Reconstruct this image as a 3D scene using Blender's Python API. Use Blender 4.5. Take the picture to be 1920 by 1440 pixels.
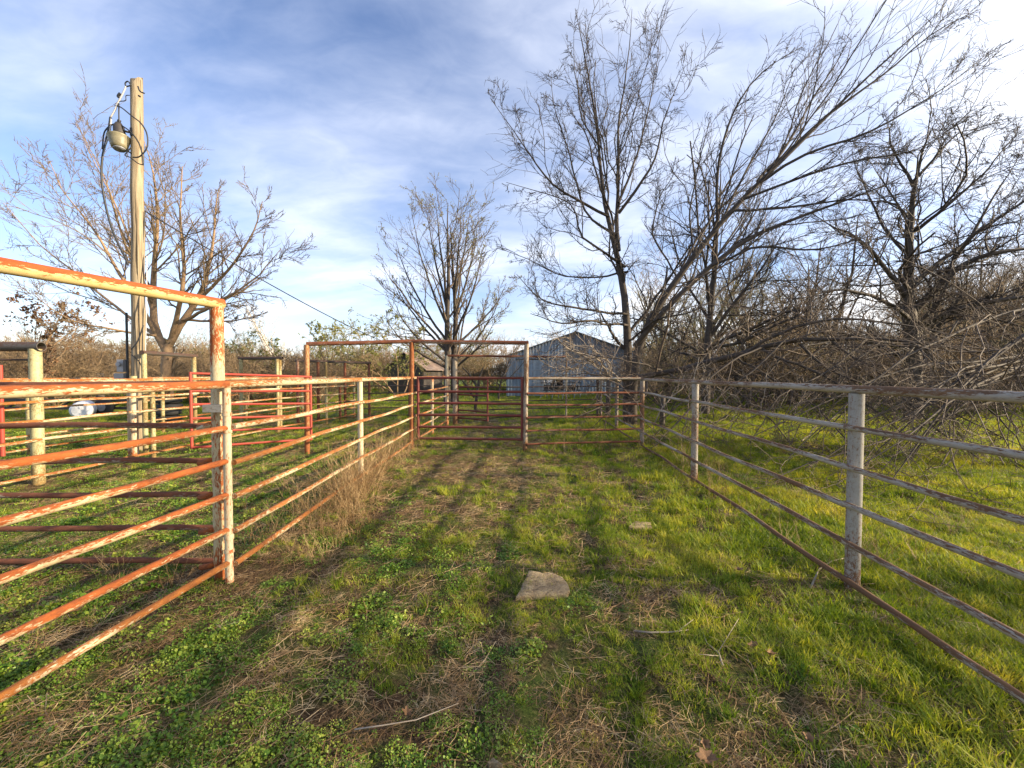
import bpy, math, random
import numpy as np
from mathutils import Vector, Matrix
for o in list(bpy.data.objects): bpy.data.objects.remove(o)
S = bpy.context.scene
COL = S.collection
rng = np.random.default_rng(11)
random.seed(5)
# ------------------------------------------------------------ camera
F, CX, CY, CAMZ = 760.0, 960.0, 720.0, 1.6
PITCH = math.atan(18/760.0)
cam = bpy.data.cameras.new('camera'); cam.sensor_width = 36; cam.lens = F/1920*36
cam.clip_start = 0.05; cam.clip_end = 3000
co = bpy.data.objects.new('camera', cam); COL.objects.link(co)
co.location = (0, 0, CAMZ); co.rotation_euler = (math.pi/2-PITCH, 0, 0); S.camera = co
# ------------------------------------------------------------ sky and sun
SUN_EL, SUN_AZ = math.radians(20), math.radians(98)      # azimuth clockwise from +Y
sd = Vector((math.sin(SUN_AZ)*math.cos(SUN_EL), math.cos(SUN_AZ)*math.cos(SUN_EL), math.sin(SUN_EL)))
W = bpy.data.worlds.new('World'); S.world = W; W.use_nodes = True
wn, wl = W.node_tree.nodes, W.node_tree.links; wn.clear()
def N(nodes, t, **kw):
    n = nodes.new(t)
    for k, v in kw.items(): setattr(n, k, v)
    return n
sky = N(wn, 'ShaderNodeTexSky', sky_type='NISHITA', sun_disc=False, sun_elevation=SUN_EL, sun_rotation=SUN_AZ,
        air_density=1.0, dust_density=0.6, ozone_density=2.0)
bg = N(wn, 'ShaderNodeBackground'); bg.inputs[1].default_value = 0.094
out = N(wn, 'ShaderNodeOutputWorld')
tc = N(wn, 'ShaderNodeTexCoord'); sp = N(wn, 'ShaderNodeSeparateXYZ'); wl.new(tc.outputs['Generated'], sp.inputs[0])
def wm(op, a, b=None, c=None, clamp=False):
    n = N(wn, 'ShaderNodeMath', operation=op); n.use_clamp = clamp
    for i, v in enumerate((a, b, c)):
        if v is None: continue
        if isinstance(v, (int, float)): n.inputs[i].default_value = v
        else: wl.new(v, n.inputs[i])
    return n.outputs[0]
zz = wm('ADD', wm('MAXIMUM', sp.outputs[2], 0.0), 0.22)
cx_ = wm('DIVIDE', sp.outputs[0], zz); cy_ = wm('DIVIDE', sp.outputs[1], zz)
cb = N(wn, 'ShaderNodeCombineXYZ'); wl.new(cx_, cb.inputs[0]); wl.new(cy_, cb.inputs[1])
def cloud(scale, stretch, rot, detail, rough, off, dist=0.4):
    mp = N(wn, 'ShaderNodeMapping'); mp.inputs['Rotation'].default_value = (0, 0, rot)
    mp.inputs['Scale'].default_value = (1, stretch, 1); mp.inputs['Location'].default_value = off
    wl.new(cb.outputs[0], mp.inputs[0])
    n = N(wn, 'ShaderNodeTexNoise'); n.inputs['Scale'].default_value = scale; n.inputs['Detail'].default_value = detail
    n.inputs['Roughness'].default_value = rough; n.inputs['Distortion'].default_value = dist
    wl.new(mp.outputs[0], n.inputs['Vector']); return n.outputs[0]
c1 = cloud(0.5, 1.5, 0.1, 7, 0.5, (1.3, 0.35, 0), .2)
c2 = cloud(1.2, 1.9, 0.3, 6, 0.52, (5.3, 1.1, 0), 0.4)
c3 = cloud(6.0, 1.6, 0.5, 6, 0.62, (0.3, 7.1, 0), 1.0)
cs = wm('ADD', wm('ADD', wm('MULTIPLY', c1, 0.9), wm('MULTIPLY', c2, 0.5)), wm('MULTIPLY', c3, 0.09))
cs = wm('ADD', cs, wm('MULTIPLY', sp.outputs[0], 0.16))          # more cloud towards the sun side
cs = wm('ADD', cs, wm('MULTIPLY', wm('MULTIPLY', sp.outputs[2], -1.0), 0.12))
mr = N(wn, 'ShaderNodeMapRange'); mr.inputs[1].default_value = 0.53; mr.inputs[2].default_value = 0.90
wl.new(cs, mr.inputs[0])
mask = wm('POWER', wm('MULTIPLY', mr.outputs[0], 1.0, clamp=True), 1.15)
tint = N(wn, 'ShaderNodeMix', data_type='RGBA', blend_type='MULTIPLY'); tint.inputs[0].default_value = 1
wl.new(sky.outputs[0], tint.inputs[6]); tint.inputs[7].default_value = (1.20, 1.12, 1.24, 1)
cc = N(wn, 'ShaderNodeMix', data_type='RGBA'); cc.inputs[6].default_value = (4.4, 4.9, 6.2, 1); cc.inputs[7].default_value = (7.6, 7.6, 7.7, 1)
wl.new(mask, cc.inputs[0])
mx = N(wn, 'ShaderNodeMix', data_type='RGBA'); wl.new(mask, mx.inputs[0]); wl.new(tint.outputs[2], mx.inputs[6]); wl.new(cc.outputs[2], mx.inputs[7])
wl.new(mx.outputs[2], bg.inputs[0]); wl.new(bg.outputs[0], out.inputs[0])
sun = bpy.data.lights.new('sun', 'SUN'); sun.energy = 5.0; sun.angle = math.radians(0.9); sun.color = (1.0, 0.82, 0.56)
so = bpy.data.objects.new('sun', sun); COL.objects.link(so); so.rotation_euler = sd.to_track_quat('Z', 'Y').to_euler(); so.location = (30, 0, 20)
S.view_settings.view_transform = 'Standard'; S.view_settings.look = 'None'
S.view_settings.exposure = 1.22; S.view_settings.gamma = 1; S.view_settings.use_curve_mapping = False
S.render.engine = 'CYCLES'
S.cycles.max_bounces = 6; S.cycles.transparent_max_bounces = 8

# ------------------------------------------------------------ pixel to place
def ray(px, py):
    x, y = (px-CX)/F, -(py-CY)/F
    c, s = math.cos(PITCH), math.sin(PITCH)
    return Vector((x, c+y*s, y*c-s))
def P(px, py, d):
    r = ray(px, py); return Vector((0, 0, CAMZ)) + r*(d/r.y)
def Gp(px, py):
    r = ray(px, py); return Vector((0, 0, CAMZ)) + r*(-CAMZ/r.z)
# ------------------------------------------------------------ value noise for the ground and planting
_tab = np.random.default_rng(3).random((256, 256))
def vn(x, y, s):
    x = np.asarray(x, float)/s; y = np.asarray(y, float)/s
    i = np.floor(x).astype(int); j = np.floor(y).astype(int); u = x-i; v = y-j
    u = u*u*(3-2*u); v = v*v*(3-2*v)
    g = lambda a, b: _tab[a % 256, b % 256]
    return (g(i, j)*(1-u)+g(i+1, j)*u)*(1-v)+(g(i, j+1)*(1-u)+g(i+1, j+1)*u)*v
def gz(x, y):
    return 0.06*(vn(x+50, y, 1.3)-.5)+0.055*(vn(x, y+9, .45)-.5)+0.03*(vn(x, y+9, .17)-.5)-0.01
# ------------------------------------------------------------ object helpers
def tag(o, label=None, cat=None, group=None, kind=None):
    if label: o['label'] = label
    if cat: o['category'] = cat
    if group: o['group'] = group
    if kind: o['kind'] = kind
    return o
def empty(name, loc, label, cat, group=None):
    o = bpy.data.objects.new(name, None); COL.objects.link(o); o.location = loc; o.empty_display_size = .2
    return tag(o, label, cat, group)
def put(name, me, mat=None, parent=None, smooth=False):
    if mat and not me.materials: me.materials.append(mat)
    o = bpy.data.objects.new(name, me); COL.objects.link(o)
    if parent: o.parent = parent
    if smooth: me.polygons.foreach_set('use_smooth', [True]*len(me.polygons))
    return o
def npmesh(name, V, Fs, k=4):
    me = bpy.data.meshes.new(name); V = np.asarray(V, np.float32); Fs = np.asarray(Fs, np.int32)
    me.vertices.add(len(V)); me.vertices.foreach_set('co', V.ravel())
    me.loops.add(Fs.size); me.loops.foreach_set('vertex_index', Fs.ravel())
    me.polygons.add(len(Fs)); me.polygons.foreach_set('loop_start', np.arange(0, Fs.size, k, dtype=np.int32))
    me.polygons.foreach_set('loop_total', np.full(len(Fs), k, np.int32)); me.update(calc_edges=True); me.validate(); return me
class MB:
    def __init__(s): s.v = []; s.f = []
    def add(s, vs, fs):
        n = len(s.v); s.v += [tuple(v) for v in vs]; s.f += [tuple(i+n for i in f) for f in fs]
    def box(s, c, d, rz=0, jit=0, M=None):
        vs = []
        for sx in (-.5, .5):
            for sy in (-.5, .5):
                for sz in (-.5, .5):
                    v = Vector((sx*d[0]+random.uniform(-jit, jit), sy*d[1]+random.uniform(-jit, jit), sz*d[2]+random.uniform(-jit, jit)))
                    v = (M @ v) if M else (Matrix.Rotation(rz, 3, 'Z') @ v)
                    vs.append(v+Vector(c))
        s.add(vs, [(0, 1, 3, 2), (4, 6, 7, 5), (0, 4, 5, 1), (2, 3, 7, 6), (0, 2, 6, 4), (1, 5, 7, 3)])
    def tube(s, pts, rad, k=8, caps=True):
        pts = [Vector(p) for p in pts]; n = len(pts)
        if not hasattr(rad, '__len__'): rad = [rad]*n
        base = len(s.v); t0 = (pts[-1]-pts[0])
        if t0.length < 1e-6: t0 = pts[1]-pts[0]
        a = Vector((0, 0, 1)) if abs(t0.normalized().z) < .9 else Vector((1, 0, 0)); u = None
        for i, p in enumerate(pts):
            t = (pts[min(i+1, n-1)]-pts[max(i-1, 0)]).normalized()
            if u is None: u = t.cross(a).normalized()
            u = (u-t*u.dot(t)).normalized(); w = t.cross(u)
            for j in range(k):
                an = 2*math.pi*j/k; s.v.append(tuple(p+(u*math.cos(an)+w*math.sin(an))*rad[i]))
        for i in range(n-1):
            for j in range(k):
                s.f.append((base+i*k+j, base+i*k+(j+1) % k, base+(i+1)*k+(j+1) % k, base+(i+1)*k+j))
        if caps:
            s.f.append(tuple(base+j for j in range(k))[::-1]); s.f.append(tuple(base+(n-1)*k+j for j in range(k)))
    def build(s, name, mat, parent=None, smooth=False, off=None):
        me = bpy.data.meshes.new(name)
        v = s.v if off is None else [(a[0]-off[0], a[1]-off[1], a[2]-off[2]) for a in s.v]
        me.from_pydata(v, [], s.f); me.update(); return put(name, me, mat, parent, smooth)

# ------------------------------------------------------------ materials
def newmat(name):
    m = bpy.data.materials.new(name); m.use_nodes = True; nt = m.node_tree; b = nt.nodes['Principled BSDF']; return m, nt, b
def noise(nt, vec, scale, detail=6, rough=.6, dist=0):
    n = nt.nodes.new('ShaderNodeTexNoise'); n.inputs['Scale'].default_value = scale; n.inputs['Detail'].default_value = detail
    n.inputs['Roughness'].default_value = rough; n.inputs['Distortion'].default_value = dist
    if vec is not None: nt.links.new(vec, n.inputs['Vector'])
    return n.outputs[0]
def ramp(nt, fac, stops, interp='LINEAR'):
    r = nt.nodes.new('ShaderNodeValToRGB'); r.color_ramp.interpolation = interp; e = r.color_ramp.elements
    while len(e) < len(stops): e.new(.5)
    for i, (p, c) in enumerate(stops): e[i].position = p; e[i].color = (*c, 1) if len(c) == 3 else c
    nt.links.new(fac, r.inputs[0]); return r.outputs[0]
def mth(nt, op, a, b=None, clamp=False):
    n = nt.nodes.new('ShaderNodeMath'); n.operation = op; n.use_clamp = clamp
    for i, v in enumerate((a, b)):
        if v is None: continue
        if isinstance(v, (int, float)): n.inputs[i].default_value = v
        else: nt.links.new(v, n.inputs[i])
    return n.outputs[0]
def mixc(nt, f, a, b, bt='MIX'):
    n = nt.nodes.new('ShaderNodeMix'); n.data_type = 'RGBA'; n.blend_type = bt
    for s_, v in ((n.inputs[0], f), (n.inputs[6], a), (n.inputs[7], b)):
        if isinstance(v, (int, float)): s_.default_value = v
        elif isinstance(v, tuple): s_.default_value = (*v, 1) if len(v) == 3 else v
        else: nt.links.new(v, s_)
    return n.outputs[2]
def ocoord(nt, stretch=(1, 1, 1), rnd=True):
    t = nt.nodes.new('ShaderNodeTexCoord'); mp = nt.nodes.new('ShaderNodeMapping'); mp.inputs['Scale'].default_value = stretch
    nt.links.new(t.outputs['Object'], mp.inputs[0])
    if rnd:
        oi = nt.nodes.new('ShaderNodeObjectInfo'); cb = nt.nodes.new('ShaderNodeCombineXYZ')
        for k, m in enumerate((37., 91., 53.)): nt.links.new(mth(nt, 'MULTIPLY', oi.outputs['Random'], m), cb.inputs[k])
        nt.links.new(cb.outputs[0], mp.inputs['Location'])
    return mp.outputs[0]
def bump(nt, b, h, strength, dist=.005):
    n = nt.nodes.new('ShaderNodeBump'); n.inputs['Strength'].default_value = strength; n.inputs['Distance'].default_value = dist
    nt.links.new(h, n.inputs['Height']); nt.links.new(n.outputs[0], b.inputs['Normal'])
def rustpipe(name, paint, paint2, rust, rust2, amount, top=0.1, rough=.55, streak=.35):
    m, nt, b = newmat(name)
    v = ocoord(nt, (streak, 1, 1)); vf = ocoord(nt, (.25, 1, 1))
    big = noise(nt, ocoord(nt, (.45, 1, 1)), 2.6, 3, .5); mid = noise(nt, v, 40, 8, .78, .9); fine = noise(nt, vf, 110, 5, .7, .5)
    geo = nt.nodes.new('ShaderNodeNewGeometry'); sp = nt.nodes.new('ShaderNodeSeparateXYZ'); nt.links.new(geo.outputs['Normal'], sp.inputs[0])
    s = mth(nt, 'ADD', mth(nt, 'MULTIPLY', big, .62), mth(nt, 'MULTIPLY', mid, .78)); s = mth(nt, 'ADD', s, mth(nt, 'MULTIPLY', fine, .60))
    s = mth(nt, 'ADD', s, mth(nt, 'MULTIPLY', sp.outputs[2], top))
    spz = nt.nodes.new('ShaderNodeSeparateXYZ'); nt.links.new(geo.outputs['Position'], spz.inputs[0])     # rust creeps up from the damp ground
    s = mth(nt, 'ADD', s, mth(nt, 'MULTIPLY', mth(nt, 'SUBTRACT', 1.0, mth(nt, 'MULTIPLY', spz.outputs[2], 3.2), True), .16))
    mr_ = nt.nodes.new('ShaderNodeMapRange'); nt.links.new(s, mr_.inputs[0]); t = 1.0+(.5-amount)*.42
    mr_.inputs[1].default_value = t-.03; mr_.inputs[2].default_value = t+.03
    pc = mixc(nt, noise(nt, v, 9, 5, .6), paint, paint2)
    stain = mth(nt, 'MULTIPLY', mth(nt, 'SUBTRACT', s, t-.22), 2.6, True)
    pc = mixc(nt, mth(nt, 'MULTIPLY', stain, .75), pc, tuple(.5*(a+c) for a, c in zip(paint2, rust2)))
    rc = mixc(nt, ramp(nt, noise(nt, v, 30, 6, .7), [(.35, (0, 0, 0)), (.65, (1, 1, 1))]), rust, rust2)
    nt.links.new(mixc(nt, mr_.outputs[0], pc, rc), b.inputs['Base Color'])
    rr = mth(nt, 'ADD', mth(nt, 'MULTIPLY', mr_.outputs[0], .9-rough), rough); nt.links.new(rr, b.inputs['Roughness'])
    h = mth(nt, 'ADD', mth(nt, 'MULTIPLY', mr_.outputs[0], -.6), mth(nt, 'MULTIPLY', mth(nt, 'MULTIPLY', fine, mr_.outputs[0]), 1.0))
    bump(nt, b, h, .6, .003); return m
M = {}
M['near'] = rustpipe('rusted_cream_pipe', (.66, .58, .38), (.48, .38, .20), (.38, .098, .017), (.18, .048, .011), 0.66, .12)
M['bar'] = rustpipe('cream_pipe_rusty_top', (.68, .57, .30), (.50, .36, .12), (.40, .085, .015), (.23, .05, .010), 0.40, .26)
M['barpost'] = rustpipe('cream_post_rust_streaks', (.62, .57, .40), (.46, .38, .18), (.38, .095, .016), (.22, .05, .010), 0.34, 0, streak=.3)
M['cream'] = rustpipe('cream_pipe', (.64, .58, .42), (.47, .40, .24), (.45, .12, .025), (.30, .07, .015), 0.26, .06)
M['creamrail'] = rustpipe('cream_rusty_rail', (.64, .58, .42), (.46, .38, .22), (.34, .12, .02), (.18, .06, .014), 0.52, .10)
M['grey'] = rustpipe('grey_white_pipe', (.47, .42, .33), (.31, .265, .20), (.18, .088, .034), (.11, .055, .027), 0.42, .10, streak=.14)
M['greypost'] = rustpipe('pale_grey_post', (.40, .385, .34), (.27, .255, .21), (.22, .11, .05), (.12, .06, .03), 0.40, 0, streak=1.2)
M['brown'] = rustpipe('brown_rust_pipe', (.45, .40, .32), (.30, .22, .15), (.22, .07, .03), (.10, .035, .018), 0.78, .15)
M['orangepost'] = rustpipe('orange_rust_post', (.50, .33, .15), (.36, .18, .07), (.31, .105, .03), (.18, .055, .018), 0.66, .1)
M['darkbar'] = rustpipe('dark_pipe', (.10, .09, .08), (.07, .065, .06), (.09, .045, .03), (.05, .03, .022), 0.5, .2)
M['red'] = rustpipe('faded_red_pipe', (.42, .055, .03), (.34, .045, .03), (.28, .10, .05), (.16, .05, .03), 0.2, .1)
M['darkred'] = rustpipe('dark_red_pipe', (.20, .025, .02), (.13, .02, .017), (.14, .05, .03), (.08, .03, .02), 0.4, .15)
M['lichen'] = rustpipe('mossy_cream_post', (.56, .53, .30), (.32, .30, .15), (.26, .16, .05), (.14, .10, .04), 0.52, 0, streak=1.5)
def simple(name, c1, c2, scale=8, rough=.8, stretch=(1, 1, 1), metallic=0, bmp=.3):
    m, nt, b = newmat(name); v = ocoord(nt, stretch); n = noise(nt, v, scale, 7, .65, .3)
    nt.links.new(mixc(nt, ramp(nt, n, [(.3, (0, 0, 0)), (.7, (1, 1, 1))]), c1, c2), b.inputs['Base Color'])
    b.inputs['Roughness'].default_value = rough; b.inputs['Metallic'].default_value = metallic
    if bmp: bump(nt, b, n, bmp, .01)
    return m
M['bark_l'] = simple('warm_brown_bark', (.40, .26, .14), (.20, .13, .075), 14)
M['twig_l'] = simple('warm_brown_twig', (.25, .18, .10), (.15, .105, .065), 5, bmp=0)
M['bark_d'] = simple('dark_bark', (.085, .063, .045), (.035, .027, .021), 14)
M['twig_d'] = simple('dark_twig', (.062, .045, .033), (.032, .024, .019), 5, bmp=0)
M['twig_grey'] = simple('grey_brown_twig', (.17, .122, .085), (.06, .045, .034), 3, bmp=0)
M['twig_pale'] = simple('pale_dead_twig', (.42, .35, .27), (.24, .19, .14), 5, bmp=0)
M['bark_w'] = simple('white_sycamore_bark', (.62, .58, .50), (.38, .33, .27), 6, bmp=0)
M['twig_olive'] = simple('olive_budding_twig', (.28, .25, .10), (.16, .13, .06), 5, bmp=0)
M['twig_far'] = simple('far_brown_twig', (.30, .205, .105), (.16, .11, .06), 3, bmp=0)
M['stone'] = simple('buff_limestone', (.34, .235, .13), (.17, .12, .07), 14, .9, bmp=.9)
def stonemat():
    m, nt, b = newmat('pitted_buff_stone'); v = ocoord(nt); n = noise(nt, v, 11, 8, .72, .5); f = noise(nt, v, 70, 6, .7)
    c = ramp(nt, n, [(.3, (.13, .09, .05)), (.45, (.34, .25, .14)), (.62, (.50, .385, .22)), (.75, (.24, .19, .12))]); nt.links.new(mixc(nt, .7, c, ramp(nt, f, [(.34, (.25, .22, .18)), (.5, (1, 1, 1))]), 'MULTIPLY'), b.inputs['Base Color'])
    b.inputs['Roughness'].default_value = .95; bump(nt, b, mth(nt, 'ADD', n, mth(nt, 'MULTIPLY', f, .5)), 1.0, .05); return m
M['stone'] = stonemat()
M['wire'] = simple('black_cable', (.02, .02, .022), (.03, .03, .03), 20, .5, bmp=0)
M['pale_wire'] = simple('pale_cable', (.55, .55, .56), (.4, .4, .42), 20, .5, bmp=0)
M['dark_metal'] = simple('dark_steel', (.03, .03, .032), (.06, .045, .035), 9, .6)
M['rubber'] = simple('black_rubber', (.018, .018, .018), (.03, .03, .03), 9, .85)
M['plastic'] = simple('white_plastic', (.72, .74, .78), (.58, .60, .64), 4, .4, bmp=0)
M['galv'] = simple('galvanised_metal', (.34, .35, .37), (.24, .25, .27), 7, .45, metallic=.3)
M['leaf'] = simple('dry_oak_leaf', (.28, .15, .06), (.15, .08, .035), 30, .75)
M['oldwood'] = simple('weathered_grey_plank', (.12, .10, .085), (.055, .047, .04), 10, .9, (.3, 4, 4))
M['tin'] = simple('rusty_tin', (.30, .23, .18), (.13, .075, .045), 3, .6, (1, .3, 1))
M['dead_leaf'] = simple('clinging_brown_leaf', (.24, .13, .06), (.15, .08, .04), 5, bmp=0)
def polemat():
    m, nt, b = newmat('weathered_pole_wood'); v = ocoord(nt, (14, 14, .7), False); n = noise(nt, v, 2.2, 8, .7, .6); n2 = noise(nt, ocoord(nt, (26, 26, .28), False), 1, 4, .6)
    c = ramp(nt, n, [(.3, (.13, .095, .06)), (.5, (.28, .22, .14)), (.72, (.44, .36, .25))]); cr = ramp(nt, n2, [(.36, (0.12, .12, .12)), (.41, (1, 1, 1))])
    nt.links.new(mixc(nt, 1.0, c, cr, 'MULTIPLY'), b.inputs['Base Color']); b.inputs['Roughness'].default_value = .9
    bump(nt, b, mth(nt, 'ADD', n, cr), .7, .012); return m
M['pole'] = polemat()
def barnmat():
    m, nt, b = newmat('weathered_galvanised_sheet'); v = ocoord(nt, (1, 1, .35)); n = noise(nt, v, 1.6, 8, .68, .6); s = noise(nt, ocoord(nt, (5, 5, .22)), 1.5, 6, .65)
    c = ramp(nt, n, [(.30, (.15, .185, .235)), (.5, (.21, .27, .345)), (.75, (.31, .385, .47))]); d = ramp(nt, s, [(.36, (.5, .46, .42)), (.56, (1, 1, 1))])
    nt.links.new(mixc(nt, .55, c, d, 'MULTIPLY'), b.inputs['Base Color']); b.inputs['Roughness'].default_value = .5; b.inputs['Metallic'].default_value = .25; return m
M['barn'] = barnmat()
M['barn_dark'] = simple('stained_dark_sheet', (.075, .08, .09), (.17, .19, .22), 1.6, .7, (1, 1, .5), bmp=0)
def leafy(name, ca, cb_, cc_, trans=.45, nscale=.9, spec=.3):
    m, nt, b = newmat(name); geo = nt.nodes.new('ShaderNodeNewGeometry'); oi = nt.nodes.new('ShaderNodeObjectInfo')
    n = noise(nt, geo.outputs['Position'], nscale, 4, .6)
    f = mth(nt, 'ADD', mth(nt, 'MULTIPLY', n, 1.3), mth(nt, 'MULTIPLY', oi.outputs['Random'], .5)); f = mth(nt, 'SUBTRACT', f, .4, True)
    n2 = noise(nt, geo.outputs['Position'], 60, 2, .5); f = mth(nt, 'ADD', f, mth(nt, 'MULTIPLY', mth(nt, 'SUBTRACT', n2, .5), .8), True)
    c = ramp(nt, f, [(.1, ca), (.5, cb_), (.9, cc_)])
    nt.links.new(c, b.inputs['Base Color']); b.inputs['Roughness'].default_value = .5; b.inputs['Specular IOR Level'].default_value = spec
    tr = nt.nodes.new('ShaderNodeBsdfTranslucent'); nt.links.new(mixc(nt, 1.0, c, (1.5, 1.35, .6), 'MULTIPLY'), tr.inputs[0])
    ms = nt.nodes.new('ShaderNodeMixShader'); ms.inputs[0].default_value = trans; o = nt.nodes['Material Output']
    nt.links.new(b.outputs[0], ms.inputs[1]); nt.links.new(tr.outputs[0], ms.inputs[2]); nt.links.new(ms.outputs[0], o.inputs[0]); return m
M['grass'] = leafy('grass_blades', (.045, .12, .008), (.22, .30, .02), (.54, .51, .09))
M['lush'] = leafy('lush_grass_blades', (.05, .12, .010), (.20, .27, .022), (.46, .42, .07), .5)
M['clover'] = leafy('weed_leaves', (.035, .11, .01), (.15, .26, .02), (.40, .43, .06), .3, 1.4, .5)
M['straw'] = leafy('dry_straw', (.09, .052, .025), (.29, .18, .08), (.62, .46, .25), .1, 9)
M['bud'] = leafy('green_buds', (.16, .18, .05), (.26, .27, .09), (.36, .34, .14), .35)

def groundmat():
    m, nt, b = newmat('pasture_ground'); geo = nt.nodes.new('ShaderNodeNewGeometry'); p = geo.outputs['Position']
    big = noise(nt, p, .45, 5, .6); mid = noise(nt, p, 4, 6, .65); fine = noise(nt, p, 45, 6, .7, .5)
    soil = ramp(nt, fine, [(.3, (.028, .017, .010)), (.5, (.085, .053, .029)), (.7, (.26, .18, .10))])
    grn = ramp(nt, fine, [(.3, (.028, .05, .012)), (.55, (.095, .13, .026)), (.75, (.22, .24, .07))])
    sp = nt.nodes.new('ShaderNodeSeparateXYZ'); nt.links.new(p, sp.inputs[0])
    far = mth(nt, 'MULTIPLY', mth(nt, 'SUBTRACT', sp.outputs[1], 8), .05, True)
    f = mth(nt, 'ADD', mth(nt, 'ADD', mth(nt, 'MULTIPLY', big, .7), mth(nt, 'MULTIPLY', mid, .6)), mth(nt, 'MULTIPLY', far, .16))
    mr_ = nt.nodes.new('ShaderNodeMapRange'); nt.links.new(f, mr_.inputs[0]); mr_.inputs[1].default_value = .57; mr_.inputs[2].default_value = .74
    nt.links.new(mixc(nt, mr_.outputs[0], soil, grn), b.inputs['Base Color']); b.inputs['Roughness'].default_value = .95; b.inputs['Specular IOR Level'].default_value = .1
    bump(nt, b, fine, 1.0, .03); return m
M['ground'] = groundmat()

# ------------------------------------------------------------ ground
def axis(lo, hi, fine0, fine1, step, grow=1.14):
    a = list(np.arange(fine0, fine1+1e-6, step)); s = step
    while a[-1] < hi: s *= grow; a.append(min(hi, a[-1]+s))
    s = step
    while a[0] > lo: s *= grow; a.insert(0, max(lo, a[0]-s))
    return np.array(a)
gx = axis(-600, 600, -9, 9, .09); gy = axis(-60, 900, .4, 12, .09)
X, Y = np.meshgrid(gx, gy); Z = gz(X, Y)*np.clip((60-np.hypot(X, Y))/40, 0, 1)
nx, ny = len(gx), len(gy); I = np.arange(nx*ny).reshape(ny, nx)
me = npmesh('ground', np.stack([X, Y, Z], -1).reshape(-1, 3), np.stack([I[:-1, :-1], I[:-1, 1:], I[1:, 1:], I[1:, :-1]], -1).reshape(-1, 4))
g = put('ground', me, M['ground'], smooth=True); tag(g, kind='structure')

# ------------------------------------------------------------ pipes, fences, gates
def pipe(name, a, b, r, mat, parent, seg=None, wob=0.0, k=12, openend=False, droop=0):
    a = Vector(a); b = Vector(b); L = (b-a).length; seg = seg or max(2, min(10, int(L/.35)))
    ph = [random.uniform(0, 6.28) for _ in range(4)]; mb = MB(); pts = []
    for i in range(seg+1):
        t = i/seg; e = math.sin(math.pi*t)
        y = wob*e*(math.sin(t*5+ph[0])+.5*math.sin(t*11+ph[1])); z = wob*e*(math.sin(t*4+ph[2])+.5*math.sin(t*9+ph[3]))
        pts.append((L*t, y, z-droop*e))
    mb.tube(pts, r, k, caps=not openend)
    if openend:
        mb.tube([(L*.0, 0, 0), (L, 0, 0)][::1], r*.86, k, caps=False)
        n = len(mb.v); o = n-4*k if False else None
        # rim joining outer and inner walls at the far end
        outer = seg*k; inner = (seg+1)*k+k
        for j in range(k): mb.f.append((outer+j, outer+(j+1) % k, inner+(j+1) % k, inner+j))
        mb.f.append(tuple((seg+1)*k+j for j in range(k)))
    o = mb.build(name, mat, parent, smooth=True)
    d = (b-a).normalized(); up = Vector((0, 0, 1)) if abs(d.z) < .9 else Vector((0, 1, 0))
    y = up.cross(d).normalized(); z = d.cross(y); R = Matrix((d, y, z)).transposed()
    o.rotation_mode = 'QUATERNION'; o.rotation_quaternion = R.to_quaternion(); o.location = a-(parent.location if parent else Vector())
    try:
        me = o.data; me.set_sharp_from_angle(angle=math.radians(50))
    except Exception: pass
    return o
RH = [1.495, 1.20, .93, .66, .385, .11]
def fence(label, posts, hs=RH, post_r=.042, top_r=.03, rail_r=.021, pm='cream', rm='creamrail', tm=None, side=1, group=None, tops=None, skip_posts=(), wob=.010, cat='fence', name='pipe_fence', collar=True):
    root = empty(name, (posts[0][0], posts[0][1], 0), label, cat, group)
    n = len(posts)
    for i, p in enumerate(posts):
        if i in skip_posts: continue
        th = (tops or {}).get(i, hs[0]-top_r)
        z0 = float(gz(p[0], p[1]))-.12
        pipe('post', (p[0], p[1], z0), (p[0]+random.uniform(-.008, .008), p[1], th), post_r, M[pm], root, seg=4)
    for i in range(n-1):
        a = Vector((*posts[i][:2], 0)); b = Vector((*posts[i+1][:2], 0)); d = (b-a).normalized(); nrm = Vector((d.y, -d.x, 0))*side
        for j, h in enumerate(hs):
            ja, jb = random.uniform(-.008, .008), random.uniform(-.008, .008)
            off = nrm*0 if j == 0 else nrm*(post_r+rail_r*.8)
            pipe('rail', a+off+Vector((0, 0, h+(ja if j else 0))), b+off+Vector((0, 0, h+(jb if j else 0)))+d*.0015, top_r if j == 0 else rail_r, M[(tm or rm) if j == 0 else rm], root, wob=wob if j else .003)
    return root
# right fence
def lineR(y): return 2.53+(y-2.98)*.058
rp = [(lineR(y), y) for y in (-.05, 2.98, 5.99, 8.94, 11.75, 14.6)]
fr = fence('long white and brown pipe fence receding on the right, grass and branches behind it', rp, hs=[1.49, 1.205, .925, .64, .36, .08], post_r=.048, top_r=.03, rail_r=.021, pm='greypost', rm='grey', side=-1)
# left fence
lp = [(-2.16, 3.05), (-2.19, 5.85), (-2.19, 8.7), (-2.11, 10.7), (-2.09, 12.9)]
fl = fence('cream and rust pipe fence receding on the left towards the dark red gate', lp, hs=[1.525, 1.20, .94, .68, .42, .165], post_r=.038, top_r=.031, rail_r=.022, pm='cream', rm='creamrail', side=1, skip_posts=(0, 2))
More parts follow.
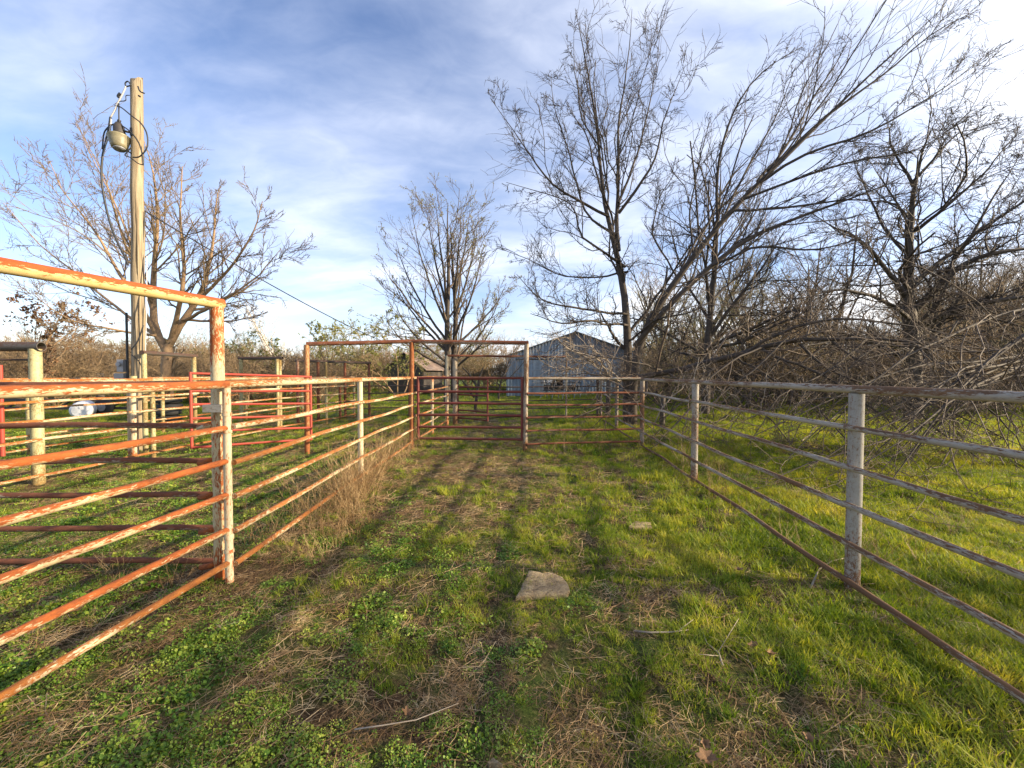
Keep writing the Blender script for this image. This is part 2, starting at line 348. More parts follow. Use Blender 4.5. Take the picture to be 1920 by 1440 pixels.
# near left panel (towards the viewer)
nl = empty('pipe_fence', (-2.16, 3.05, 0), 'bright orange rusted pipe rails in the left foreground running past the viewer', 'fence')
e0 = Vector((-2.15, 3.05, 0)); e1 = Vector((-2.42, .1, 0))
for j, h in enumerate([1.525, 1.195, .945, .69, .425, .17]):
    pipe('rail', e0+Vector((0, 0, h)), e1+Vector((0, 0, h+random.uniform(-.006, .006))), .030 if j == 0 else .0225, M['near' if 0 < j < 5 else 'creamrail' if j == 5 else 'near'], nl, wob=.004, k=16)
pipe('post', (-2.15, 3.05, .02), (-2.15, 3.05, 1.50), .028, M['cream'], nl, seg=5, k=16)
for z in (1.30, 1.17, .38, .26): pipe('collar', (-2.15, 3.05, z-.012 if z != .38 else z-.03), (-2.15, 3.05, z+.012), .034, M['cream'], nl, seg=1, k=16)
pipe('post', (e1.x, e1.y, -.1), (e1.x, e1.y, 1.5), .04, M['cream'], nl, seg=3)
# near overhead frame
of = empty('overhead_frame', (-2.265, 3.12, 0), 'tall cream pipe post with rust streaked overhead bar in the left foreground', 'gate frame')
tp = P(409, 569, 3.12); a0 = P(0, 496, 2.04); dr = (a0-tp).normalized()
a1 = tp+dr*3.2
pipe('overhead_bar', tp-dr*.03, Vector((a1.x, a1.y, tp.z)), .041, M['bar'], of, k=20, seg=8, wob=.003)
pipe('post', (-2.265, 3.12, -.12), (-2.265, 3.12, tp.z-.02), .046, M['barpost'], of, seg=6, k=20)
mb = MB(); mb.box((0, 0, 0), (.14, .075, .055)); hp = mb.build('latch_plate', M['plastic'], of); hp.location = Vector((-2.235, 3.05, 1.345))-of.location
hp.data.materials.clear(); hp.data.materials.append(M['greypost'])
# perpendicular fence on the left behind the tall post
fA = fence('shaded brown pipe fence running straight left from the tall cream post', [(-2.32, 3.17), (-5.3, 3.14)], hs=[1.515, 1.186, .912, .647, .373, .1], post_r=.03, top_r=.03, rail_r=.0225, pm='cream', rm='brown', side=1, skip_posts=(0,), wob=.009)
for h in (1.186, .912, .647, .373, .1):                # bent stubs welding each rail back to the post
    mb = MB(); mb.tube([(-2.42, 3.12, h), (-2.36, 3.11, h+.01), (-2.315, 3.09, h+.03), (-2.29, 3.10, h+.035)], [.022, .023, .022, .019], 10)
    mb.build('rail_end', M['near'], fA, True, off=fA.location)
# gate frame at the middle
mf = empty('overhead_frame', (-2.19, 8.62, 0), 'brown rusted three post overhead frame spanning the middle lane and neighbouring pen', 'gate frame')
A = P(575, 645, 8.25); B = P(772, 640, 8.7); C = P(991, 643, 8.5)
pipe('overhead_bar', A, B, .043, M['brown'], mf, wob=.004, k=14); pipe('overhead_bar', B, C, .043, M['brown'], mf, wob=.004, k=14)
for q, px, m_ in ((A, 576, 'orangepost'), (B, 772, 'orangepost'), (C, 984, 'brown')):
    f0 = Vector((P(px, 845, q.y).x, q.y, -.12)); pipe('post', f0, (q.x-(.04 if px == 984 else 0), q.y, q.z-.02), .05 if px != 984 else .05, M[m_ if px != 984 else 'grey'], mf, seg=5)
def gate(label, a, b, hs, r=.022, mat='darkred', uprights=(0, 1), name='pipe_gate', mids=(), group=None, fr_r=None):
    root = empty(name, (a[0], a[1], 0), label, 'gate', group); a = Vector((a[0], a[1], 0)); b = Vector((b[0], b[1], 0))
    for h in hs:
        ha, hb = h if isinstance(h, tuple) else (h, h)
        pipe('rail', a+Vector((0, 0, ha)), b+Vector((0, 0, hb)), r, M[mat], root, wob=.003, k=10)
    H = [h if isinstance(h, tuple) else (h, h) for h in hs]
    for t in list(uprights)+list(mids):
        p = a.lerp(b, t); z1 = H[0][0]*(1-t)+H[0][1]*t; z0 = H[-1][0]*(1-t)+H[-1][1]*t
        pipe('upright', p+Vector((0, 0, z0-r)), p+Vector((0, 0, z1+r)), fr_r or r*1.1, M[mat], root, seg=3, k=10)
    return root
ga = P(784, 760, 8.68); gb = P(979, 760, 8.52)
g1 = gate('dark red six bar pipe gate closed across the grassy lane under the brown frame', ga, gb, [1.525, 1.235, .985, .735, .48, .23], .028)
for z in (1.35, .45): pipe('hinge', (-2.15, 8.69, z), (ga.x, ga.y, z), .012, M['darkred'], g1, seg=1, k=6)
# fence from the gate to the right fence
q0 = (P(984, 840, 8.5).x+.03, 8.5)
fx = fence('grey brown pipe cross fence joining the middle gate frame to the right hand fence', [q0, (lineR(8.94)-.06, 8.9)], hs=[1.515, 1.205, .95, .69, .42, .14], post_r=.03, top_r=.029, rail_r=.022, rm='brown', tm='grey', side=1, skip_posts=(0, 1))
# bright red gate on the left
rg = gate('bright red six bar pipe gate standing open between the left pens', (P(357, 700, 6.9).x, 6.9), (P(582, 700, 8.05).x, 8.05), [(1.62, 1.55), (1.32, 1.27), (1.09, 1.02), (.85, .78), (.62, .54), (.35, .31)], .022, 'red')
# long fence of the left pens
lc = [(-6.98, 4.2), (-6.87, 5.85), (-6.75, 7.6), (-6.62, 9.4), (-6.54, 11.3), (-6.05, 13.2), (-5.85, 15.0)]
fc = fence('pale rusty pipe fence along the far side of the left pens', lc, hs=[1.50, 1.20, .93, .66, .39, .14], post_r=.04, pm='lichen', rm='creamrail', rail_r=.022, side=1, skip_posts=(1, 3), tops={4: 2.03, 5: 2.0})
ld = [(-9.6, 5.0), (-9.55, 8.0), (-9.5, 11.0), (-9.2, 14.0), (-8.8, 17.0)]
fd = fence('second rusty pipe fence beyond the left pens, outermost of the parallel fences', ld, hs=[1.50, 1.20, .93, .66, .39, .14], post_r=.045, pm='lichen', rm='creamrail', side=1, wob=.01)
fe = fence('rusty pipe cross fence closing the back of the left pen beyond the red gate', [(-6.6, 9.5), (-4.35, 9.2), (-2.25, 9.0)], hs=[1.5, 1.2, .93, .66, .4, .14], post_r=.035, rail_r=.018, rm='brown', side=1, skip_posts=(0, 2))
for o_ in [fe]+list(fe.children): bpy.data.objects.remove(o_)
# pens: frames with posts at the left
def frame(label, a, b, h, r=.042, pm='lichen', bm='darkbar', extra=(), openend=True, low=None):
    root = empty('overhead_frame', (a[0], a[1], 0), label, 'gate frame'); a = Vector((a[0], a[1], 0)); b = Vector((b[0], b[1], 0)); d = (b-a).normalized()
    Z = Vector((0, 0, h)); pipe('overhead_bar', a+Z-d*.06, b+Z+d*.09, r, M[bm], root, openend=openend, k=16)
    for t in (0, 1)+tuple(extra):
        p = a.lerp(b, t); pipe('post', p+Vector((0, 0, -.1)), p+Vector((0, 0, h-r*.5)), r*1.05, M[pm], root, seg=4)
    if low: pipe('rail', a+Vector((0, 0, low)), b+Vector((0, 0, low)), .015, M[bm], root)
    return root
f1 = frame('dark topped pipe frame with open pipe end at the far left edge', (-9.3, 5.75), (-6.87, 5.85), 2.0, .068, low=1.81)
f2 = frame('dark topped pipe frame behind the wooden utility pole', (-7.62, 8.4), (-7.84, 10.0), 2.05, .045)
f3 = frame('small dark topped pipe frame seen above the red gate', (-7.75, 11.6), (-6.54, 11.42), 2.06, .045)
f4 = frame('wide dark pipe frame of five posts in the distance left of the wooden shed', (P(558, 700, 13.3).x, 13.3), (P(692, 700, 16).x, 16), 2.05, .045, pm='brown', extra=(.25, .62), openend=False)
p5 = empty('fence_post', (-7.12, 7.62, 0), 'stout cream post in front of the wooden pole with rail shadows across it', 'post')
pipe('shaft', (-7.12, 7.62, -.1), (-7.12, 7.62, 1.52), .062, M['cream'], p5, seg=4); pipe('cap', (-7.12, 7.62, 1.522), (-7.12, 7.62, 1.57), .055, M['lichen'], p5, seg=1)
p6 = empty('fence_post', (-7.28, 7.7, 0), 'thinner post just left of the stout cream post', 'post'); pipe('shaft', (-7.28, 7.7, -.1), (-7.28, 7.7, 1.45), .035, M['cream'], p6, seg=3)
gate('red pipe gate cut off by the left edge of the photo', (-7.95, 6.3), (-10.5, 6.4), [1.72, 1.45, 1.18, .9, .62, .35], .026, 'red')
# dark far cross fence between left pens and shed
fence('dark pipe fence crossing the distance in front of the wooden shed', [(P(637, 700, 14.6).x, 14.6), (P(692, 700, 15.2).x, 15.2), (-3.9, 15.4), (-2.2, 15.5)], hs=[1.17, .9, .62, .34, .06], post_r=.045, rail_r=.022, top_r=.022, pm='brown', rm='darkbar', side=1, tops={1: 1.3})
# second gate frame beyond
b0 = P(838, 667, 12.9); b1 = P(1062, 669, 13.6)
mf2 = empty('overhead_frame', (b0.x, b0.y, 0), 'thin brown overhead pipe frame beyond the first gate, in front of the metal barn', 'gate frame')
pipe('overhead_bar', b0, b1, .035, M['brown'], mf2, wob=.008); pipe('post', (b0.x, b0.y, -.1), b0, .045, M['cream'], mf2, seg=3)
pipe('post', (b1.x, b1.y, -.1), b1, .03, M['grey'], mf2, seg=3)
pz = P(853, 700, 13.1); pipe('post', (pz.x, pz.y, -.1), (pz.x, pz.y, 2.12), .075, M['grey'], mf2, seg=3)
gate('narrow dark red pipe gate standing half open beyond the first gate', (P(857, 700, 13.2).x, 13.2), (P(914, 700, 12.3).x, 12.3), [1.45, 1.2, .95, .7, .45, .2], .025, 'darkred')
fence('thin dark pipe fence in front of the metal barn, ending at the right hand fence', [(P(857, 700, 13.3).x, 13.3), (P(1000, 700, 14).x, 14), (P(1121, 700, 14.6).x, 14.6)], hs=[1.48, 1.17, .7, .42, .16], post_r=.05, rail_r=.02, top_r=.022, pm='darkbar', rm='darkbar', side=1, skip_posts=(1,))
tw = empty('gate_pin', (-5.0, 9, 0), '', '') ; bpy.data.objects.remove(tw)

# ------------------------------------------------------------ barn
def barn():
    d = 29.7; xl, xr, xm = P(950, 700, d).x, P(1208, 700, d).x, P(1079, 700, d).x; he, hp = 3.0, 4.75; Lb = 14
    root = empty('metal_barn', (xm, d, 0), 'blue grey metal barn with low gabled roof behind the bare tree', 'barn')
    n = 22; w = (xr-xl)/n
    for i in range(n):
        x0 = xl+i*w; mb = MB(); k = 8; pts = []
        topf = lambda x: he+(hp-he)*(1-abs(x-xm)/((xr-xl)/2))-.05
        yo = random.uniform(-.008, .002)
        for j in range(k+1):
            x = x0+w*j/k; yy = d-(.022 if j % 4 in (1, 2) else 0)+yo
            pts += [(x-xm, yy-d, .02), (x-xm, yy-d, min(topf(x), 2.95)-.005*(i % 3))]
        mb.add(pts, [(2*j, 2*j+2, 2*j+3, 2*j+1) for j in range(k)])
        mb.add([(x0-xm, .04, .02), (x0+w-xm, .04, .02), (x0+w-xm, .04, 2.9), (x0-xm, .04, 2.9)], [(0, 1, 2, 3)])
        if i not in (7, 8): mb.build('wall_sheet', M['barn'], root)
        else:
            mb = MB(); mb.box((x0+w/2-xm, 0, 2.2), (w*.98, .03, 1.5)); mb.build('wall_sheet', M['barn'], root); mb = MB(); mb.box((x0+w/2-xm, 0, .3), (w*.98, .03, .55)); mb.build('wall_sheet', M['barn'], root)
        mb = MB(); pts = []
        for j in range(k+1):
            x = x0+w*j/k; yy = -(.03+(.022 if j % 4 in (1, 2) else 0)); pts += [(x-xm, yy, 2.86), (x-xm, yy, max(topf(x), 2.88))]
        mb.add(pts, [(2*j, 2*j+2, 2*j+3, 2*j+1) for j in range(k)])
        mb.build('gable_sheet', M['barn_dark' if 8 < i < 19 and i != 13 else 'barn'], root)
    for sx in (-1, 1):
        mb = MB(); xe = (xr-xl)/2*sx; x2 = xe*1.03; z2 = he-(hp-he)*.03
        mb.add([(0, -.2, hp), (x2, -.2, z2), (x2, Lb, z2), (0, Lb, hp), (0, -.2, hp-.06), (x2, -.2, z2-.06), (x2, Lb, z2-.06), (0, Lb, hp-.06)],
               [(0, 1, 2, 3), (4, 7, 6, 5), (0, 4, 5, 1), (1, 5, 6, 2), (2, 6, 7, 3)])
        mb.build('roof_slope', M['barn_dark'], root)
        mb = MB(); mb.box((xe, Lb/2, he/2), (.05, Lb, he-.02)); mb.build('side_wall', M['barn'], root)
    mb = MB(); mb.box((0, Lb-.1, he/2), ((xr-xl)-.1, .05, he-.02)); mb.build('back_wall', M['barn_dark'], root)
    xd = P(1000, 700, d).x-xm
    mb = MB(); mb.box((xd, -.09, 1.35), (1.75, .05, 2.6)); mb.box((xd, -.13, 1.35), (.05, .03, 2.6)); dr_ = mb.build('sliding_door', M['barn'], root)
    mb = MB(); mb.box((xd+.3, -.1, 2.72), (3.2, .07, .07)); mb.build('door_track', M['dark_metal'], root)
    xw = P(1030, 700, d).x-xm; mb = MB(); mb.box((xw, -.05, 1.15), (.42, .04, .3)); mb.build('window_cover', M['plastic'], root)
barn()
# ------------------------------------------------------------ wooden shed
def shed():
    d = 34; c = P(780, 700, d); root = empty('wooden_shed', (c.x, d, 0), 'dark tumbledown wooden shed with streaked tin roof left of the middle tree', 'shed')
    w, h, hp, dp = 3.1, 2.1, 3.35, 3.5; R = Matrix.Rotation(-.25, 3, 'Z')
    nb = 13
    for j in range(nb):
        z = .1+j*(h-.1)/nb; mb = MB()
        mb.box(R @ Vector((0, -dp/2, z+.08)), (w, .08, (h/nb)*.86), rz=-.25, jit=.012); mb.build('plank', M['oldwood'], root)
        mb = MB(); mb.box(R @ Vector((w/2, 0, z+.08)), (.08, dp, (h/nb)*.86), rz=-.25, jit=.012); mb.build('plank', M['oldwood'], root)
    for j in range(7):
        z = h+j*.17; ww = w*(1-(j+.5)/7.5); mb = MB(); mb.box(R @ Vector((0, -dp/2, z+.06)), (ww, .07, .15), rz=-.25, jit=.01); mb.build('gable_plank', M['oldwood'], root)
    for sx in (-1, 1):
        for k in range(6):
            y0 = -dp/2-.25+k*(dp+.5)/6; y1 = y0+(dp+.5)/6-.02; mb = MB()
            ps = [R @ Vector(v) for v in ((0, y0, hp+.03*(k % 2)), (sx*(w/2+.35), y0, h-.15), (sx*(w/2+.35), y1, h-.15), (0, y1, hp+.03*(k % 2)))]
            mb.add(ps+[p-Vector((0, 0, .04)) for p in ps], [(0, 1, 2, 3), (7, 6, 5, 4), (0, 4, 5, 1), (1, 5, 6, 2), (2, 6, 7, 3), (3, 7, 4, 0)])
            mb.build('roof_sheet', M['tin'], root)
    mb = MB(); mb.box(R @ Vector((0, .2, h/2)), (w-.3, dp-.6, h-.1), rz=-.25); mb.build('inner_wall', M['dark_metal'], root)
shed()
# ------------------------------------------------------------ utility pole with lamp
def pole():
    D = 8.6; base = Vector((P(258, 700, D).x, D, 0)); top = P(256, 150, D)
    root = empty('utility_pole', base, 'weathered wooden utility pole rising behind the left pens', 'pole')
    mb = MB(); n = 26; k = 24; H = top.z; tl = top.x-base.x
    pts = [(tl*i/n+.008*math.sin(i*.9), .006*math.sin(i*1.3), -.3+(H+.3)*i/n) for i in range(n+1)]
    mb.tube(pts, [.124-.022*i/n for i in range(n+1)], k)
    for i, v in enumerate(mb.v):                      # checks in the wood and a broken top
        a = (i % k)/k*6.283; v = list(v)
        f = 1-.06*(math.sin(a*3+1+v[2]*.15) > .93)-.02*math.sin(a*7+v[2]*.4)
        v[0] = tl*v[2]/H+(v[0]-tl*v[2]/H)*f; v[1] *= f
        if i >= n*k: v[2] += .07*math.sin(a+2)+.04*math.sin(a*5)
        mb.v[i] = tuple(v)
    mb.build('shaft', M['pole'], root, True)
    B = base
    def w(pts, r, name='cable', mat='wire'):
        q = [Vector(p)-B for p in pts]; s = []       # smooth through points
        for i in range(len(q)-1):
            p0, p1, p2, p3 = q[max(i-1, 0)], q[i], q[i+1], q[min(i+2, len(q)-1)]
            for j in range(5):
                t = j/5; s.append(.5*((2*p1)+(p2-p0)*t+(2*p0-5*p1+4*p2-p3)*t*t+(3*p1-p0-3*p2+p3)*t**3))
        s.append(q[-1]); mb = MB(); mb.tube(s, r, 6); return mb.build(name, M[mat], root, True)
    def z(zx, zy, dd=D-.17): return P(zx/2.667, 100+zy/2.667, dd)
    w([z(655, 160), z(640, 140), z(626, 150), z(632, 165), z(655, 160)], .012)
    w([z(630, 165), z(612, 205), z(588, 250), z(574, 285), z(552, 320)], .016, mat='pale_wire')
    w([z(603, 200), z(592, 215), z(600, 222)], .03)
    w([z(552, 320), z(545, 370), z(530, 440), z(512, 520), z(508, 620), z(520, 720), z(548, 840), z(585, 940), z(625, 1020), z(642, 1060)], .020)
    w([z(556, 330), z(548, 400), z(524, 470), z(514, 520)], .014, mat='pale_wire')
    w([z(575, 262), z(605, 270), z(655, 310), z(705, 350), z(735, 405), z(735, 470), z(700, 515), z(665, 520)], .013)
    w([z(552, 360), z(585, 352), z(620, 368), z(660, 400), z(695, 450), z(712, 510), z(716, 555)], .013)
    w([z(545, 365), z(520, 400), z(512, 480)], .013)
    w([z(648, 210), z(630, 212), z(628, 235), z(600, 240)], .008)
    w([z(594, 250), z(595, 330), z(600, 350)], .012)
    w([z(655, 470), z(640, 490), z(625, 510), z(650, 520), z(690, 550), z(718, 558)], .011)
    w([z(690, 165), z(700, 190), z(722, 200)], .014, name='bolt'); w([z(694, 212), z(700, 216)], .02, name='bolt')
    w([P(272, 395, D), P(268, 480, D), P(271, 560, D-.1), P(268, 600, D-.15), P(266, 720, D-.1)], .010); w([P(275, 480, D), P(275, 560, D-.1), P(273, 640, D-.1), P(271, 715, D-.1)], .009, mat='pale_wire')
    w([P(269, 610, D-.15), P(258, 640, D-.17), P(246, 655, D-.17)], .013); w([P(246, 665, D-.17), P(262, 680, D-.17), P(270, 705, D-.17)], .008)
    pipe('side_tube', Vector((P(242, 1440, D).x*0+P(242, 700, D).x, D-.03, .2)), Vector((P(242, 700, D).x, D-.03, 2.9)), .022, M['wire'], root, k=8)  # thin black upright tube along the left side of the pole
    # meter box
    c = P(229, 692, D-.05)-B; mb = MB(); mb.box(c+Vector((0, 0, .07)), (.13, .1, .26)); mb.box(c+Vector((-.02, 0, -.17)), (.2, .12, .16)); mb.tube([c+Vector((0, -.05, .1)), c+Vector((0, -.1, .1))], .045, 12)
    mb.build('meter_box', M['galv'], root)
    # lamp: thing of its own hanging on the pole
    L = P(223, 262, D-.15); lr = empty('security_lamp', L, 'round grey yard lamp with ribbed bucket shade hung on the wooden pole', 'lamp')
    mb = MB(); ax = Vector((.12, -.1, -1)).normalized(); o0 = Vector((0, 0, .1)); pr = [(0, .06), (.015, .14), (.05, .185), (.06, .192), (.075, .18), (.15, .165), (.24, .14), (.29, .125), (.30, .10)]
    mb.tube([o0+ax*t for t, r in pr], [r for t, r in pr], 24); mb.build('shade', simple('aged_lamp_shade', (.26, .235, .15), (.16, .14, .085), 8, .45), lr, True)
    mb = MB(); mb.tube([o0+ax*.32, o0+ax*.30], [.10, .105], 20); mb.build('lens', M['galv'], lr, True)
    mb = MB(); mb.tube([Vector((.02, 0, .1)), Vector((.01, 0, .16)), Vector((0, 0, .26)), Vector((0, 0, .34))], [.11, .095, .09, .05], 14); mb.tube([(0, 0, .34), (0.02, 0, .40)], .03, 8); mb.build('housing', M['dark_metal'], lr, True)
    mb = MB(); mb.tube([(.05, 0, .2), (.16, .02, .17), (.24, .06, .18)], .022, 8); mb.box((.23, .05, .18), (.05, .06, .16)); mb.tube([(.1, 0, -.18), (.2, .05, -.25), (.26, .1, -.28)], .014, 6); mb.build('bracket', M['dark_metal'], lr)
    # service line
    mb = MB(); s, e = P(272, 396, D+.1), P(800, 664, 33.6); pts = []
    for i in range(41):
        t = i/40; p = s.lerp(e, t); p.z -= .55*4*t*(1-t); pts.append(p)
    o = mb.tube(pts, [.014+.012*i/40 for i in range(41)], 5); ln = mb.build('power_line', M['wire'], None); tag(ln, 'thin black cable sagging from the wooden pole towards the wooden shed', 'cable')
pole()

# ------------------------------------------------------------ bare trees
class Tubes:
    def __init__(s): s.V = []; s.F = []; s.n = 0
    def add(s, Pn, R, k):
        Bn, n, _ = Pn.shape
        if Bn == 0: return
        T = np.gradient(Pn, axis=1); T /= np.linalg.norm(T, axis=2, keepdims=True)+1e-9
        t0 = Pn[:, -1]-Pn[:, 0]; t0 /= np.linalg.norm(t0, axis=1, keepdims=True)+1e-9
        a = np.where(np.abs(t0[:, 2:3]) < .8, np.array([[0, 0, 1.]]), np.array([[1., 0, 0]]))
        u = np.cross(t0, a)[:, None, :]; u = u-(u*T).sum(2, keepdims=True)*T; u /= np.linalg.norm(u, axis=2, keepdims=True)+1e-9
        w = np.cross(T, u); an = np.arange(k)*2*np.pi/k
        V = Pn[:, :, None, :]+(u[:, :, None, :]*np.cos(an)[None, None, :, None]+w[:, :, None, :]*np.sin(an)[None, None, :, None])*R[:, :, None, None]
        I = np.arange(Bn*n*k).reshape(Bn, n, k)+s.n; J = np.roll(I, -1, axis=2)
        Fq = np.stack([I[:, :-1], J[:, :-1], J[:, 1:], I[:, 1:]], -1).reshape(-1, 4)
        s.V.append(V.reshape(-1, 3)); s.F.append(Fq); s.n += Bn*n*k
    def mesh(s, name): return npmesh(name, np.concatenate(s.V), np.concatenate(s.F))
def norm(a): return a/(np.linalg.norm(a, axis=-1, keepdims=True)+1e-9)
def grow(Pn, R, rg, m, ln, ang, n=5, wander=.18, up=.06, rf=.6, t0=.2, t1=1., bias=(0, 0, 0), rend=.4, rmin=.004, absl=None, zmin=.25):
    Bn, nn, _ = Pn.shape
    t = t0+(t1-t0)*(np.arange(m)[None]+rg.random((Bn, m)))/m; x = np.clip(t, 0, .9999)*(nn-1); i = x.astype(int); f = (x-i)[..., None]; b = np.arange(Bn)[:, None]
    p = Pn[b, i]*(1-f)+Pn[b, i+1]*f; tan = norm(Pn[b, i+1]-Pn[b, i]); r = R[b, i]*(1-f[..., 0])+R[b, i+1]*f[..., 0]
    L = np.linalg.norm(np.diff(Pn, axis=1), axis=2).sum(1)[:, None]*ln*(1.1-.6*t)*(.34+1.2*rg.random(t.shape)**1.3)
    if absl: L = absl*rg.uniform(.5, 1.3, t.shape)
    q = norm(np.cross(tan, rg.normal(size=tan.shape))); a = (ang*rg.uniform(.65, 1.3, t.shape))[..., None]
    d = norm(tan*np.cos(a)+q*np.sin(a)+np.array(bias)*.35); d = d.reshape(-1, 3); p = p.reshape(-1, 3); L = L.reshape(-1)
    out = [p]; ub = np.array([0, 0, up])+np.array(bias)*.12
    for _ in range(n-1):
        d = norm(d+rg.normal(size=d.shape)*wander+ub); p = p+d*(L/(n-1))[:, None]; p[:, 2] = np.maximum(p[:, 2], zmin*0+.05); out.append(p)
    P2 = np.stack(out, 1); r0 = np.maximum(r.reshape(-1)*rf, rmin)
    R2 = r0[:, None]*np.linspace(1, rend, n)[None]; return P2, R2
def resample(pts, n):
    pts = np.array(pts, float); s = np.r_[0, np.cumsum(np.linalg.norm(np.diff(pts[:, :3], axis=0), axis=1))]; t = np.linspace(0, s[-1], n)
    q = np.stack([np.interp(t, s, pts[:, k]) for k in range(4)], 1)
    q[1:-1, :3] = q[1:-1, :3]*.5+.25*(q[:-2, :3]+q[2:, :3]); return q
def limbs_from(px, n=14, rg=None, wob=.05):
    a = np.stack([resample([(*P(x, y, d), r) for x, y, d, r in L], n) for L in px]); w = rg.normal(size=(len(px), n, 3))*wob; w[:, 0] = 0
    return a[..., :3]+np.cumsum(w, 1)*.35, a[..., 3]
def crown(Pn, R, rg, lv, tubes, k0=8):
    tubes[0].add(Pn, R, k0); cur = (Pn, R); al = []
    for q, L in enumerate(lv):
        cur = grow(*cur, rg, **L); (tubes[0] if L.get('_t') else tubes[1]).add(*cur, 4 if q == 0 else 3); al.append(cur)
    return al
def add_buds(tip, rg, size, n, name, mat, root, off):
    Pn, R = tip; idx = rg.integers(0, len(Pn), n); t = rg.random(n)*.5+.5; a = Pn[idx, -2]; b = Pn[idx, -1]; c = a+(b-a)*t[:, None]-np.array(off)
    u = norm(rg.normal(size=(n, 3)))*size*rg.uniform(.6, 1.4, (n, 1)); v = norm(np.cross(u, rg.normal(size=(n, 3))))*size*.6
    V = np.stack([c, c+u*.5+v, c+u*1.4, c+u*.5-v], 1).reshape(-1, 3); Fq = np.arange(4*n).reshape(n, 4)
    o = put(name, npmesh(name, V, Fq), mat, root); tag(o, kind='stuff'); return o
def make_tree(name, label, px, lv, seed, base, bm, tm, group=None, cat='tree', buds=None, wob=.05, k0=8, n=14, budmat='bud', budname='bud_cluster'):
    rg = np.random.default_rng(seed); Pn, R = limbs_from(px, n, rg, wob); A, Bt = Tubes(), Tubes(); al = crown(Pn, R, rg, lv, (A, Bt), k0)
    root = empty(name, base, label, cat, group); off = np.array(base)
    for T, nm, m_ in ((A, 'trunk', bm), (Bt, 'crown', tm)):
        T.V = [v-off for v in T.V]; put(nm, T.mesh(nm), M[m_], root, smooth=(nm == 'trunk'))
    if buds: add_buds(al[-1], rg, buds[0], buds[1], budname, M[budmat], root, off)
    return root
def D(**k): return k
# --- big left tree behind the pole
dl = 14.5; bl = P(312, 700, dl); bl.z = 0
px = [[(313, 800, dl, .20), (314, 740, dl, .17), (310, 690, dl, .17), (312, 655, dl, .16)],
      [(312, 658, dl, .13), (290, 620, dl, .12), (285, 560, dl, .10), (290, 480, dl, .07), (298, 400, dl-.3, .045), (285, 300, dl-.5, .02), (270, 262, dl-.5, .01)],
      [(312, 655, dl, .13), (335, 610, dl, .115), (375, 560, dl+.3, .09), (395, 500, dl+.5, .06), (405, 430, dl+.6, .035), (412, 360, dl+.6, .015)],
      [(320, 640, dl, .09), (345, 560, dl-.4, .07), (350, 480, dl-.6, .05), (340, 400, dl-1, .03), (345, 310, dl-1, .012)],
      [(300, 640, dl, .08), (255, 560, dl-.6, .06), (215, 500, dl-.9, .045), (180, 430, dl-1, .03), (125, 370, dl-1, .015), (95, 300, dl-1, .008)],
      [(295, 630, dl, .07), (240, 590, dl+.8, .05), (170, 530, dl+1.2, .035), (90, 470, dl+1.3, .02), (20, 385, dl+1.3, .008)],
      [(288, 590, dl, .06), (255, 480, dl+.8, .045), (215, 380, dl+1, .025), (160, 260, dl+1, .008)],
      [(375, 560, dl, .06), (430, 500, dl-.5, .04), (470, 440, dl-.7, .025), (485, 380, dl-.7, .010)],
      [(350, 600, dl, .06), (420, 560, dl-1, .04), (480, 520, dl-1.2, .02), (520, 470, dl-1.2, .008)],
      [(300, 630, dl, .05), (220, 620, dl-1, .035), (130, 600, dl-1.3, .02), (60, 560, dl-1.3, .01)],
      [(340, 600, dl, .05), (420, 600, dl+.5, .03), (490, 590, dl+.5, .012)],
      [(285, 560, dl, .05), (235, 460, dl+1, .04), (200, 340, dl+1.4, .02), (140, 230, dl+1.4, .008)]]
lvL = [D(m=15, ln=.33, ang=.7, n=7, wander=.12, up=.07, rf=.5, t0=.22), D(m=9, ln=.5, ang=.62, n=6, wander=.13, up=.05, rf=.6, t0=.12, rmin=.009), D(m=6, ln=.52, ang=.62, n=5, wander=.12, up=.04, rf=.7, rmin=.0075)]
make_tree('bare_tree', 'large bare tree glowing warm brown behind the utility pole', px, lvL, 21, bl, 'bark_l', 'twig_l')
# --- middle budding tree
dm = 21.; bmid = P(845, 700, dm); bmid.z = 0
px = [[(838, 770, dm, .20), (838, 690, dm, .15), (839, 600, dm, .13), (842, 520, dm, .09), (840, 430, dm, .04), (843, 378, dm, .015)],
      [(852, 770, dm+.4, .20), (851, 690, dm+.4, .15), (855, 600, dm+.4, .12), (850, 520, dm+.5, .07), (845, 420, dm+.5, .02)]]
for sx, y0, xe, ye in ((-1, 680, 735, 560), (-1, 660, 732, 520), (-1, 640, 745, 455), (-1, 610, 770, 400), (-1, 580, 800, 385), (1, 680, 940, 560), (1, 650, 950, 530), (1, 630, 905, 470), (1, 600, 895, 420), (1, 560, 880, 395), (-1, 690, 725, 600), (1, 690, 930, 610), (1, 560, 860, 385), (-1, 560, 815, 380)):
    x0 = 838 if sx < 0 else 852; dd = random.uniform(-1.5, 1.5); px.append([(x0, y0, dm, .07), (x0+(xe-x0)*.45, y0+(ye-y0)*.33, dm+dd*.6, .05), (x0+(xe-x0)*.8, y0+(ye-y0)*.66, dm+dd, .03), (xe, ye, dm+dd, .010)])
lvM = [D(m=10, ln=.42, ang=.62, n=6, wander=.12, up=.07, rf=.5, t0=.2), D(m=6, ln=.5, ang=.6, n=5, wander=.14, up=.07, rf=.6, rmin=.010), D(m=5, ln=.5, ang=.6, n=3, wander=.12, up=.05, rf=.7, rmin=.009)]
make_tree('budding_tree', 'upright twin stemmed tree with fine budding twigs behind the middle gate', px, lvM, 5, bmid, 'bark_d', 'twig_grey', buds=(.035, 6500))
